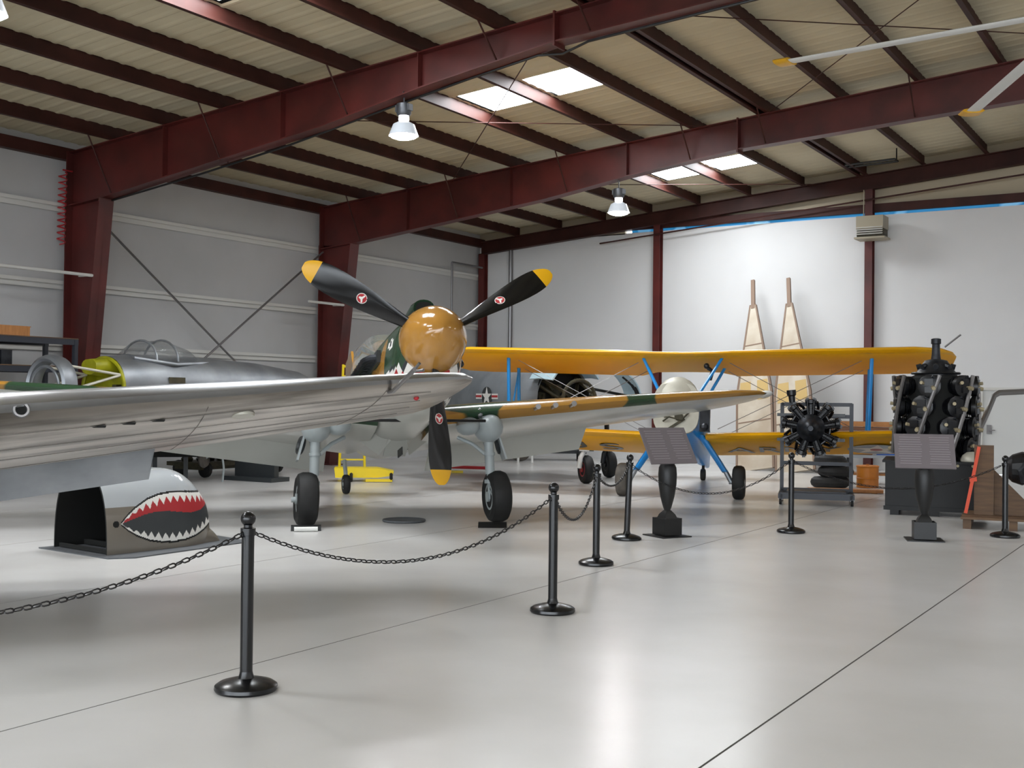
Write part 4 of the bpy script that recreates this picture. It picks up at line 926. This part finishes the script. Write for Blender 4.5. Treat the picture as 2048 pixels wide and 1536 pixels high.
b = MB(); b.lathe([(.28, -.3), (.3, -.24), (.2, -.22)], (0, 0, ez), (1, 0, 0), 20); b.box((-.27, 0, ez+.2), (.06, 1.06, .05)); b.box((-.27, 0, ez-.2), (.06, 1.06, .05)); obj('rear_case', b, M['engine'], en)
# big multi-row engine standing on end on a black crate
bl_ = at(1778, 1031, z=0); br_ = at(1962, 1034, z=0); pc = (bl_+br_)/2; pc = pc+Vector((pc.x, pc.y, 0)).normalized()*.6
crate = thing('display_crate', 'low black crate under the tall upright engine', 'crate', pc, face(pc))
CW, CH = 1.36, .78
for nm, c, s_ in (('side_panel', (.62, 0, CH/2+.03), (.03, CW, CH-.1)), ('side_panel', (-.62, 0, CH/2+.03), (.03, CW, CH-.1)), ('side_panel', (0, CW/2-.015, CH/2+.03), (1.24, .03, CH-.1)), ('side_panel', (0, -CW/2+.015, CH/2+.03), (1.24, .03, CH-.1)), ('top_plate', (0, 0, CH-.01), (1.34, CW+.08, .03))):
    b = MB(); b.box(c, s_); obj(nm, b, M['cratebk'], crate, ang=0)
for y in (-.55, .0, .55):
    b = MB(); b.box((0, y, .04), (1.3, .12, .08)); obj('skid', b, M['cratebk'], crate, ang=0)
b = MB(); b.box((.64, 0, .1), (.03, CW+.04, .06)); obj('bottom_rail', b, M['cratebk'], crate, ang=0)
for i in range(6):
    b = MB(); b.lathe([(.02, 0), (.02, .015)], (.64, -.5+.2*i, CH-.05), (1, 0, 0), 10); obj('bolt', b, M['brass'], crate)
be = thing('corncob_engine', 'tall black multi-row radial engine standing shaft-up on the black crate', 'engine', pc+V(0, 0, CH+.006), face(pc))
b = MB(); b.lathe([(.34, 0), (.36, .05), (.3, .1), (.3, 1.26), (.27, 1.3)], n=28); obj('crankcase', b, M['engine'], be)
b = MB(); b.lathe([(.3, .04), (.41, .05), (.41, 1.2), (.3, 1.24)], n=28); obj('baffle', b, M['dark'], be)
b = MB(); b.lathe([(.3, 1.27), (.27, 1.3), (.2, 1.4), (.17, 1.44), (.16, 1.46), (.12, 1.47), (.07, 1.48), (.06, 1.56), (.055, 1.7), (.07, 1.71), (.07, 1.78), (.04, 1.79)], n=24); obj('nose_case', b, M['engine2'], be)
b = MB()
for i in range(8): a = 2*PI*i/8; b.cyl((.2*math.cos(a), .2*math.sin(a), 1.38), (.27*math.cos(a), .27*math.sin(a), 1.36), .04, n=8)
obj('governor_pads', b, M['engine2'], be)
b = MB(); b.torus((0, 0, 1.27), (0, 0, 1), .33, .02, 32, 6); obj('ignition_ring', b, M['engine'], be)
bigc = MB(); r = .145; L = .29; pr = [(r*.7, 0)]
for i in range(7): h = L*(.1+i*.09); pr += [(r*.75, h), (r, h+.004), (r, h+.01), (r*.75, h+.013)]
pr += [(r*1.1, L*.76), (r*1.12, L*.97), (r*.8, L*1.03)]
bigc.lathe(pr, n=12, m=0); bigc.box((0, .05, L), (.12, .1, .07), m=0); bigc.box((0, -.06, L*1.0), (.11, .08, .08), m=0)
bigc.lathe([(.028, 0), (.034, .04), (.028, .1)], (.05, -.02, L*.98), (.3, -.2, 1), 8, 1); bigc.lathe([(.02, 0), (.026, .09)], (-.06, .03, L*.95), (-.5, .2, 1), 8, 1)
bigc.tube([(.07, .06, L*.5), (.1, .1, L*.9), (.04, .14, L*1.05)], .02, 6, 2)
bc = obj('cylinder', bigc, [M['engine'], M['brass'], M['engine2']]); BC = bc.data; bpy.data.objects.remove(bc)
for row in range(4):
    for i in range(7):
        a = 2*PI*i/7+row*.18+.2; dz_ = V(math.cos(a), math.sin(a), 0); up_ = V(0, 0, 1); X_ = up_.cross(dz_)
        Mx = Matrix(((X_.x, up_.x, dz_.x, 0), (X_.y, up_.y, dz_.y, 0), (X_.z, up_.z, dz_.z, 0), (0, 0, 0, 1)))
        part('cylinder', BC, be, Matrix.Translation(dz_*.28+V(0, 0, .18+row*.3)) @ Mx)
for i in range(7):
    a0 = 2*PI*i/7+.48; b = MB(); b.tube([(.6*math.cos(a0+.18*k*.9-.12), .6*math.sin(a0+.18*k*.9-.12), .1+k*.29) for k in (0, 1, 2, 3, 3.9)], .03, 8); obj('intake_duct', b, M['pipe'], be)
b = MB(); b.lathe([(.16, .004), (.165, .03), (.14, .09), (.08, .135), (.0, .145)], (.48, .5, 0), n=18); obj('oil_sump', b, M['cream'], be)
b = MB(); b.cyl((.02, .12, 1.66), (.05, .34, 1.84), .015, n=6); obj('shaft_rod', b, M['pipe'], be)
# engine on wooden stand with orange strap
pr_ = at(1938, 1060, z=0); pq = at(2040, 1062, z=0); pal0 = pr_+(pq-pr_).normalized()*.55; pal0 = pal0+Vector((pal0.x, pal0.y, 0)).normalized()*.45
pal = thing('wooden_pallet', 'brown wooden pallet stand with tall plank and orange ratchet strap', 'pallet', pal0, face(pal0))
for y in (-.55, 0, .55): b = MB(); b.box((0, y, .06), (1.0, .1, .12)); obj('runner', b, M['wood'], pal, ang=0)
for x in (-.4, -.13, .13, .42): b = MB(); b.box((x, 0, .14), (.22, 1.25, .03)); obj('deck_board', b, M['wood'], pal, ang=0)
b = MB(); b.box((.05, -.36, .61), (.08, .24, .92)); obj('upright_plank', b, M['wood'], pal, ang=0)
b = MB(); b.prism([(-.24, .15), (.34, .15), (-.24, .75)], .06, lambda a, c, h: V(.0-h, a, c)); obj('gusset_board', b, M['wood'], pal, ang=0)
b = MB(); b.tube([(.11, -.42, 1.05), (.12, -.5, .6), (.13, -.58, .17)], .03, 4); b.box((.12, -.49, .62), (.04, .09, .06), Matrix.Rotation(.1, 3, 'X')); obj('orange_strap', b, M['orange'], pal)
oe = thing('inline_engine', 'dark engine block strapped to the wooden pallet stand', 'engine', pal.matrix_world @ V(0, 0, .16), face(pal0))
b = MB(); b.box((-.05, .5, .62), (.6, .6, .38)); b.lathe([(.2, 0), (.22, .1), (.18, .22), (.1, .3)], (.1, .2, .62), (0, -1, 0), 16); obj('engine_block', b, M['engine'], oe, 20)
b = MB()
for k in range(4): b.cyl((-.25+.15*k, .42, .7), (-.25+.15*k, .28, 1.0), .06, .075, 10); b.cyl((-.25+.15*k, .6, .7), (-.25+.15*k, .75, 1.0), .06, .075, 10)
obj('cylinder_bank', b, M['engine'], oe)
b = MB(); b.tube([(.25, .3, .85), (.3, .2, .75), (.3, .08, .6), (.25, .12, .45)], .04, 8); b.ball((.3, .5, .7), .1, 12); b.ball((.3, .32, .55), .09, 12); obj('accessories', b, M['engine2'], oe)
b = MB(); b.cyl((0, .5, 0), (0, .5, .45), .09, n=10); obj('support_leg', b, M['engine'], oe)
b = MB(); b.cyl((0, .5, .8), (.05, .42, 1.24), .05, n=8); obj('breather', b, M['engine'], oe)
# ------------------------------------------------------------------ wing panels leaning on the back wall
for (bx, by, tx, ty, lab) in ((1512, 941, 1507, 562, 'tall tapered grey-tan wing panel leaning on the back wall beside the far biplane wing'), (1592, 945, 1578, 558, 'tall tapered tan wing panel with ochre patch leaning on the back wall')):
    p = at(bx, by, z=0); q = at(tx, ty, y=YB-.35)
    o = thing('wing_panel', lab, 'wing panel', p)
    ax = (q-p); L = ax.length; ax.normalize(); sd = ax.cross(V(0, 1, 0)).normalized(); sd = sd if sd.x > 0 else -sd; nn = sd.cross(ax).normalized(); nn = nn if nn.y < 0 else -nn
    fn = lambda a, c, h: sd*a+ax*c+nn*h
    b = MB(); b.prism([(-.42, 0), (.42, 0), (.42, 1.9), (.36, 2.2), (.05, L*.86), (.05, L*.0+L*.86), (-.05, L*.86), (-.40, 2.2), (-.42, 1.9)], .06, fn); obj('skin', b, M['panelboard'], o, ang=0)
    b = MB(); b.prism([(-.045, L*.84), (.045, L*.84), (.045, L), (-.045, L)], .07, fn); obj('spar_end', b, M['panelwood'], o, ang=0)
    for s in (1, -1):
        b = MB(); b.prism([(s*.42, 0), (s*.42+s*.05, 0), (s*.45, 1.95), (s*.085, L*.86), (s*.05, L*.86), (s*.40, 1.95)], .075, fn); obj('edge_strip', b, M['panelwood'], o, ang=0)
        b = MB(); b.prism([(s*.08, 1.75), (s*.36, 1.75), (s*.34, 2.25), (s*.08, 2.25)], .066, fn); obj('ochre_patch', b, M['ochre'], o, ang=0)
    for z in (.6, 1.2, 2.6, 3.2): b = MB(); w_ = .4 if z < 2 else .4*(1-(z-2)/(L*.9-1.6)); b.prism([(-w_, z), (w_, z), (w_, z+.03), (-w_, z+.03)], .066, fn); obj('rib', b, M['panelwood'], o, ang=0)
# ------------------------------------------------------------------ heater on the back-wall column
hp = at(1744, 455, y=YB-.55)
ht_ = thing('unit_heater', 'tan louvred unit heater hung on a red column of the back wall', 'heater', (hp.x, YB-.23, hp.z))
b = MB(); b.box((0, -.3, .1), (.62, .5, .3)); obj('heater_body', b, M['tanbox'], ht_, ang=0)
for i in range(4): b = MB(); b.box((0, -.56, -.02-.05*i), (.6, .05, .012), Matrix.Rotation(.5, 3, 'X')); obj('louver', b, M['girt'], ht_, ang=0)
b = MB(); b.box((0, -.3, -.14), (.6, .44, .2)); obj('heater_outlet', b, M['olive'], ht_, ang=0)
b = MB(); b.box((0, -.3, -.26), (.7, .55, .04)); b.cyl((0, -.02, .1), (0, -.3, .1), .03); b.cyl((-.2, -.3, .25), (-.2, -.3, .9), .012); obj('hanger', b, M['tanbox'], ht_, ang=0)
# ------------------------------------------------------------------ hanging rotor with yellow blade tips
hubp = at(2185, 15, z=5.4); ra = at(1556, 127, z=5.45); rb = at(1938, 229, z=5.3)
rot = thing('hanging_rotor', 'white rotor blades with yellow tips hanging below the roof', 'rotor', hubp)
for q in (ra, rb):
    d_ = (q-hubp); L = d_.length; X_ = d_.normalized(); Yv = V(0, 0, 1).cross(X_).normalized(); Zv = X_.cross(Yv)
    sec_ = lambda t: [hubp*0+X_*(L*t)+Yv*(.085*math.cos(a))+Zv*(.016*math.sin(a)) for a in [2*PI*k/10 for k in range(10)]]
    b = MB(); b.loft([sec_(.05), sec_(.955)]); ro = obj('rotor_blade', b, M['whitepaint'], rot)
    b = MB(); b.loft([[X_*(L*t)+Yv*(.14*math.cos(a))+Zv*(.03*math.sin(a)) for a in [2*PI*k/10 for k in range(10)]] for t in (.95, 1.0)]); obj('blade_tip', b, M['tipyellow'], ro)
b = MB(); b.lathe([(.1, -.1), (.16, -.06), (.16, .06), (.06, .1), (.03, zroof(hubp.x)-hubp.z-.02)], n=16); obj('rotor_hub', b, M['pipe'], rot)
# ------------------------------------------------------------------ white tubes on the left columns
for (a_, b_, y_) in (((0, 548), (166, 549), Y1-.35), ((588, 608), (676, 609), Y2-.35)):
    q = at(*b_, y=y_); p = V(q.x-.05, q.y, q.z); p0_ = at(*a_, x=XL+.35)
    e = MB(); e.cyl(V(XL+.3, p.y-.1, p.z), p, .03, n=8) if False else e.cyl(V(q.x, y_-2.2 if y_ < Y1 else y_-1.0, q.z), V(q.x, y_+.2, q.z), .03, n=8); e.box((q.x-.1, y_+.1, q.z), (.25, .05, .05))
    tag(obj('wall_tube', e, M['girt']), 'white tube bracketed to the red column beside the wall shelf' if y_ < Y1 else 'white tube bracketed to the red column behind the propeller', 'tube')
# ------------------------------------------------------------------ storage rack with boxes and engine parts by the left wall
RX = -17.25
rk = thing('storage_rack', 'dark steel storage rack full of engine parts beside the red column', 'rack', (RX, 11.2, 0))
for y in (-2.2, -.2, 1.75):
    for x in (-.4, .4): b = MB(); b.box((x, y, 1.27), (.07, .07, 2.54)); obj('upright', b, M['stand'], rk, ang=0)
for z in (.35, 1.2, 2.02, 2.5):
    for x in (-.4, .4): b = MB(); b.box((x, -.2, z), (.05, 4.0, .1)); obj('beam', b, M['stand'], rk, ang=0)
    b = MB(); b.box((0, -.2, z+.055), (.85, 4.0, .02)); obj('shelf', b, M['wood'], rk, ang=0)
def box_thing(name, label, c, s, m, cat='box', rz=0, lid=True):
    t = thing(name, label, cat, (c[0], c[1], c[2]), rz)
    b = MB(); b.box((0, 0, s[2]*.45), (s[0], s[1], s[2]*.9)); obj('box_body', b, m, t, ang=0)
    b = MB(); b.box((0, 0, s[2]*.95), (s[0]*1.02, s[1]*1.02, s[2]*.1)); obj('lid', b, m, t, ang=0)
    return t
box_thing('wooden_box', 'long light brown wooden box on top of the storage rack', (RX+.1, 11.35, 2.566), (.5, 1.5, .16), M['lightwood'], 'box')
box_thing('wooden_box', 'short brown wooden box stacked on the long box on the rack', (RX+.1, 10.95, 2.728), (.4, .7, .12), M['lightwood'], 'box')
for k, (y, z) in enumerate(((10.4, 2.086), (11.5, 2.086), (12.3, 1.266), (11.2, 1.266), (10.3, 1.266))):
    t = thing('engine_part', ['black engine cylinder row on the upper rack shelf', 'black finned engine part at the upper shelf end near the column', 'dark gearbox casing on the lower shelf nearest the column', 'dark engine casing in the middle of the lower rack shelf', 'dark engine casing at the lower shelf end away from the column'][k], 'engine part', (RX+.1, y, z))
    b = MB(); b.lathe([(.12, 0), (.16, .04), (.12, .08), (.17, .12), (.12, .16), (.17, .2), (.1, .26), (.14, .3), (.05, .34)], (0, 0, 0), n=14); obj('casing', b, M['engine'], t)
    b = MB(); b.box((.02, .26, .12), (.22, .2, .24)); obj('side_case', b, M['engine2'], t, ang=0); b = MB(); b.cyl((0, -.1, .1), (0, -.4, .12), .09, n=10); obj('stub_pipe', b, M['engine2'], t)
# ------------------------------------------------------------------ yellow work platform and tow dolly behind the fighter
yp = at(706, 762, d=23.8)
yl = thing('work_platform', 'yellow steel work platform with guard rail behind the fighter', 'platform', (yp.x, yp.y, 0), face(yp))
top = yp.z+.05
for x in (-.25, .25):
    for y in (-.2, .2): b = MB(); b.cyl((x*1.5, y*1.3, 0), (x, y, top+(.28 if x > 0 else .0)), .025, n=8); obj('post', b, M['safety'], yl)
b = MB(); b.box((0, 0, top), (.55, .42, .12)); obj('deck', b, M['safety'], yl, ang=0)
b = MB(); b.cyl((.25, -.2, top+.24), (.25, .2, top+.24), .025, n=8); obj('guard_rail', b, M['safety'], yl)
for i in range(5): b = MB(); b.box((.3+.02*i, 0, top*(.85-.17*i)), (.05, .46, .03)); obj('rung', b, M['safety'], yl, ang=0)
dp = at(745, 962, z=0)
dl = thing('tow_dolly', 'low yellow tow dolly on the floor behind the fighter belly', 'dolly', dp, face(dp))
b = MB(); b.prism([(-.6, .08), (-.62, .26), (.18, .26), (.5, .2), (.48, .12), (.2, .08)], .5, lambda a, c, h: V(.25-h, a-.1, c)); obj('dolly_body', b, M['safety'], dl, ang=0)
for y in (-.4, .35):
    b = MB(); b.lathe([(.07, -.03), (.09, 0), (.07, .03)], (.28, y, .09), (0, 1, 0), 14); obj('dolly_wheel', b, M['rubber'], dl)
b = MB(); b.box((.3, .12, .035), (.1, .5, .05)); obj('foot_plate', b, M['safety'], dl, ang=0)
# tow bar and second small tyre
tb = at(905, 945, z=0)
t = thing('tow_bar', 'red tow bar lying on the floor behind the right main wheel of the fighter', 'tow bar', tb, face(tb))
b = MB(); b.cyl((0, -.1, .12), (0, .75, .1), .035, n=8); b.torus((0, .8, .1), (0, 0, 1), .06, .02, 14, 6); obj('bar', b, M['red'], t)
b = MB(); b.lathe([(.1, -.06), (.16, -.05), (.16, .05), (.1, .06)], (0, -.2, .16), (0, 1, 0), 18); obj('tow_wheel', b, M['rubber2'], t)
b = MB(); b.box((.2, .1, .03), (.1, .25, .05)); obj('wheel_chock', b, M['safety'], t, ang=0)
# ------------------------------------------------------------------ oval drip pan, wheel chocks
q = at(808, 1043, z=0)
b = MB(); b.lathe([(.27, 0), (.285, .015), (.28, .03), (.25, .02), (.0, .018)], n=28); tag(obj('drip_pan', b, M['mat']), 'round dark grey drip pan on the floor under the propeller', 'pan').location = q
for (px, py), lab, two in (((612, 1056), 'black wheel chock with white rod under the right main wheel', True), ((985, 1050), 'plain black wheel chock under the left main wheel', False)):
    q = at(px, py, z=0); q = q*(1-.28/q.length); t = thing('wheel_chock', lab, 'chock', q, face(q))
    b = MB(); b.prism([(.0, 0), (.16, 0), (.04, .05), (.0, .06)], .36, lambda a, c, h: V(a-.1, h-.18, c)); obj('chock_block', b, M['blackmat'], t, ang=0)
    if two:
        b = MB(); b.cyl((.1, -.14, .03), (.1, .14, .03), .028, n=12); obj('chock_rod', b, M['whitepaint'], t)
# ------------------------------------------------------------------ background clutter along the walls
def cart(name, label, p, rz, w, d, hgt, m_top, m_wheel, load=0):
    t = thing(name, label, 'cart', p, rz)
    b = MB(); b.box((0, 0, hgt), (d, w, .08)); b.box((0, 0, hgt-.08), (d*.8, w*.9, .06)); obj('cart_deck', b, m_top, t, ang=0)
    for y in (-w*.4, w*.4):
        for x in (-d*.4, d*.4):
            b = MB(); b.lathe([(.08, -.04), (hgt-.1, -.035), (hgt-.1, .035), (.08, .04)], (x, y, hgt-.1), (0, 1, 0), 16); obj('cart_wheel', b, m_wheel, t)
    return t
c1 = V(-17.35, 17.1, 0)
ct = cart('parts_cart', 'dark low parts cart loaded with engine pieces behind the shark-mouth cowling', c1, 0, 2.5, .9, .26, M['olive'], M['rubber'])
random.seed(3)
for i in range(9):
    t = thing('loose_engine_part', 'dark loose engine part on the low cart, '+('first second third fourth fifth sixth seventh eighth last'.split()[i])+' from the rack end', 'engine part', ct.matrix_world @ V(random.uniform(-.2, .25), -1.05+i*.26, .301), 0, group='loose engine parts on the low cart')
    b = MB(); h = .26-.018*i; b.lathe([(.1, 0), (.12, h*.2), (.09, h*.35), (.12, h*.5), (.09, h*.65), (.11, h*.8), (.04, h)], n=12); obj('part_body', b, M['engine'] if i % 3 else M['olive'], t)
    b = MB(); b.cyl((0, 0, h*.5), (.1, .1, h*.6), .035, n=8); obj('part_stub', b, M['alum_dull'] if i % 2 else M['engine2'], t)
c2 = at(345, 958, z=0)
ty = thing('tail_wheel_stand', 'dark wheeled tail stand with grey strut behind the shark-mouth cowling', 'stand', c2+V(.55, -.45, 0), face(c2))
b = MB(); b.box((0, .1, .62), (.5, 1.2, .3)); obj('stand_box', b, M['dark'], ty, ang=0)
for y in (-.35, .2): b = MB(); b.box((0, y, .3), (.08, .08, .6)); obj('stand_leg', b, M['dkgrey'], ty, ang=0)
b = MB(); b.lathe([(.06, -.05), (.13, -.05), (.16, 0), (.13, .05), (.06, .05)], (.2, .52, .42), (.6, 1, 0), 18); obj('stand_wheel', b, M['rubber2'], ty)
b = MB(); b.cyl((.2, .55, .45), (.25, .9, .75), .03, n=8); b.tube([(.2, .85, .5), (.24, .88, .25), (.22, .86, .0)], .02, 6); obj('grey_strut', b, M['geargrey'], ty)
b = MB(); b.ball((.28, -.12, .86), .06, 10); obj('red_cap', b, M['redplastic'], ty)
b = MB(); b.box((.27, -.6, .72), (.06, .08, .12)); obj('yellow_tag', b, M['safety'], ty, ang=0)
c3 = at(1075, 922, z=0); c3 = c3+V(-.6, .3, 0)
lt = cart('long_trailer', 'long dark trailer with brown boxes behind the grey airplane', c3, face(c3), 3.6, 1.0, .3, M['dkgrey'], M['rubber'])
for k, (y, s_, m_) in enumerate(((-1.3, .36, 'brownbox'), (-.4, .3, 'dkgrey'), (.75, .42, 'brownbox'), (1.45, .34, 'brownbox'))):
    box_thing('storage_box', ['brown cardboard box at the left-wall end of the long trailer', 'dark grey case between the brown boxes on the long trailer', 'larger brown cardboard box on the long trailer', 'brown cardboard box on the long trailer end by the biplane'][k], lt.matrix_world @ V(0, y, .341), (.5, .6, s_), M[m_], 'box', face(c3))
sp = thing('spare_wheel', 'spare wheel leaning against the long trailer', 'wheel', lt.matrix_world @ V(.75, -.1, 0), face(c3))
wheel_parts(sp, (0, 0, .3), (1, .1, 0), .3, .18, M['rubber2'], M['dkgrey'])
tr = at(1050, 925, z=0); tt_ = thing('trestle', 'white trestle standing in front of the long trailer', 'trestle', tr, face(tr))
for y in (-.16, .16): b = MB(); b.cyl((0, y*1.1, 0), (0, y, .5), .03, n=8); obj('trestle_leg', b, M['whitepaint'], tt_)
b = MB(); b.box((0, 0, .52), (.1, .6, .06)); obj('trestle_top', b, M['whitepaint'], tt_, ang=0)
# bench, drum, lumber by the back wall
bp_ = at(1735, 975, z=0); q = bp_+Vector((bp_.x, bp_.y, 0)).normalized()*.9+V(.35, .2, 0)
tbn = thing('work_bench', 'grey-topped work bench behind the orange drum', 'bench', q, face(q))
b = MB(); b.box((0, 0, .55), (.7, 1.7, .05)); obj('bench_top', b, M['greytop'], tbn, ang=0)
for y in (-.75, .75):
    for x in (-.28, .28): b = MB(); b.box((x, y, .265), (.06, .06, .53)); obj('bench_leg', b, M['dkgrey'], tbn, ang=0)
b = MB(); b.box((0, 0, .2), (.6, 1.5, .03)); obj('bench_shelf', b, M['lightwood'], tbn, ang=0)
box_thing('tote_box', 'blue plastic tote on the grey work bench', tbn.matrix_world @ V(-.1, .05, .577), (.35, .55, .16), M['bluebox'], 'box', face(q))
box_thing('tool_case', 'dark tool case at the stand end of the grey work bench', tbn.matrix_world @ V(0, -.5, .577), (.35, .4, .2), M['brownbox'], 'case', face(q))
box_thing('tool_case', 'black tool case at the crate end of the grey work bench', tbn.matrix_world @ V(0, .58, .577), (.35, .4, .18), M['blackmat'], 'case', face(q))
dr = thing('drum', 'orange steel drum standing in front of the grey work bench', 'drum', bp_, 0)
b = MB(); b.lathe([(.2, 0), (.21, .01), (.2, .03), (.2, .17), (.21, .18), (.2, .19), (.2, .38), (.21, .39), (.21, .41), (.19, .42)], n=24); obj('drum_shell', b, M['barrel'], dr)
b = MB(); b.lathe([(.19, .415), (.03, .42), (.03, .44)], n=20); obj('drum_lid', b, M['barrel'], dr)
tp_ = at(1660, 976, z=0); tpt = thing('tyre_stack', 'stack of dark tyres and parts behind the engine stand', 'tyres', tp_, face(tp_))
for i in range(3): b = MB(); b.torus((0, .1*(i % 2), .11+.2*i), (0, 0, 1), .26-.03*i, .1, 24, 10); obj('tyre', b, M['rubber'], tpt)
fb_ = at(1690, 985, z=0); bb_ = thing('plank', 'orange-brown plank lying on the floor behind the engine stand', 'plank', fb_, face(fb_)); b = MB(); b.box((0, 0, .04), (.25, 1.3, .05)); obj('plank_board', b, M['lightwood'], bb_, ang=0); b = MB(); b.box((0, -.5, .008), (.2, .1, .015)); b.box((0, .5, .008), (.2, .1, .015)); obj('plank_cleat', b, M['lightwood'], bb_, ang=0)
lp = at(1745, 875, y=YB-1.6); lt2 = thing('lumber_rack', 'white lumber rack with brown boards along the back wall', 'rack', (lp.x, YB-1.5, 0))
for x in (-1.1, 1.1):
    b = MB(); b.box((x, 0, .5), (.08, .6, 1.0)); obj('rack_leg', b, M['whitepaint'], lt2, ang=0)
b = MB(); b.box((0, 0, .88), (2.9, .6, .08)); obj('rack_bar', b, M['whitepaint'], lt2, ang=0)
for i, (y, z, l) in enumerate(((-.2, .985, 2.9), (.0, .985, 2.7), (.2, .985, 2.9), (-.12, 1.11, 2.6), (.1, 1.11, 2.8))):
    b = MB(); b.box((.05*i, y, z), (l, .17, .11)); obj('board', b, M['lightwood'] if i % 2 else M['brownbox'], lt2, ang=0)
# bent grey handrail behind the crate
h0 = at(1988, 786, d=18.6); h1 = at(1955, 880, d=18.4)
rl = MB(); e_ = (at(2075, 782, d=18.6)-h0)
rl.tube([h0+e_, h0+e_*.5, h0+e_*.12, h0+V(0, 0, -.05), h0+(h1-h0)*.45, h1+V(.0, 0, .1), h1, V(h1.x-.05, h1.y, .3), V(h1.x-.05, h1.y, 0)], .045, 8); rl.cyl(V((h0+e_).x, (h0+e_).y, 0), h0+e_, .045)
tag(obj('handrail', rl, M['pipe']), 'bent grey steel tube handrail behind the black crate', 'handrail')
# coiled red cable hanging on the column by the rack
cc = at(126, 345, y=Y1-.25); ce = at(122, 488, y=Y1-.25)
pts = [cc.lerp(ce, i/160)+V(.07*math.cos(i*.45), .07*math.sin(i*.45), 0) for i in range(161)]
e = MB(); e.tube(pts, .014, 5); e.cyl(cc+V(0, 0, .05), cc+V(.0, .2, .05), .015); tag(obj('coiled_cable', e, M['red']), 'coiled red cable hanging on the red column beside the wall shelf', 'cable')
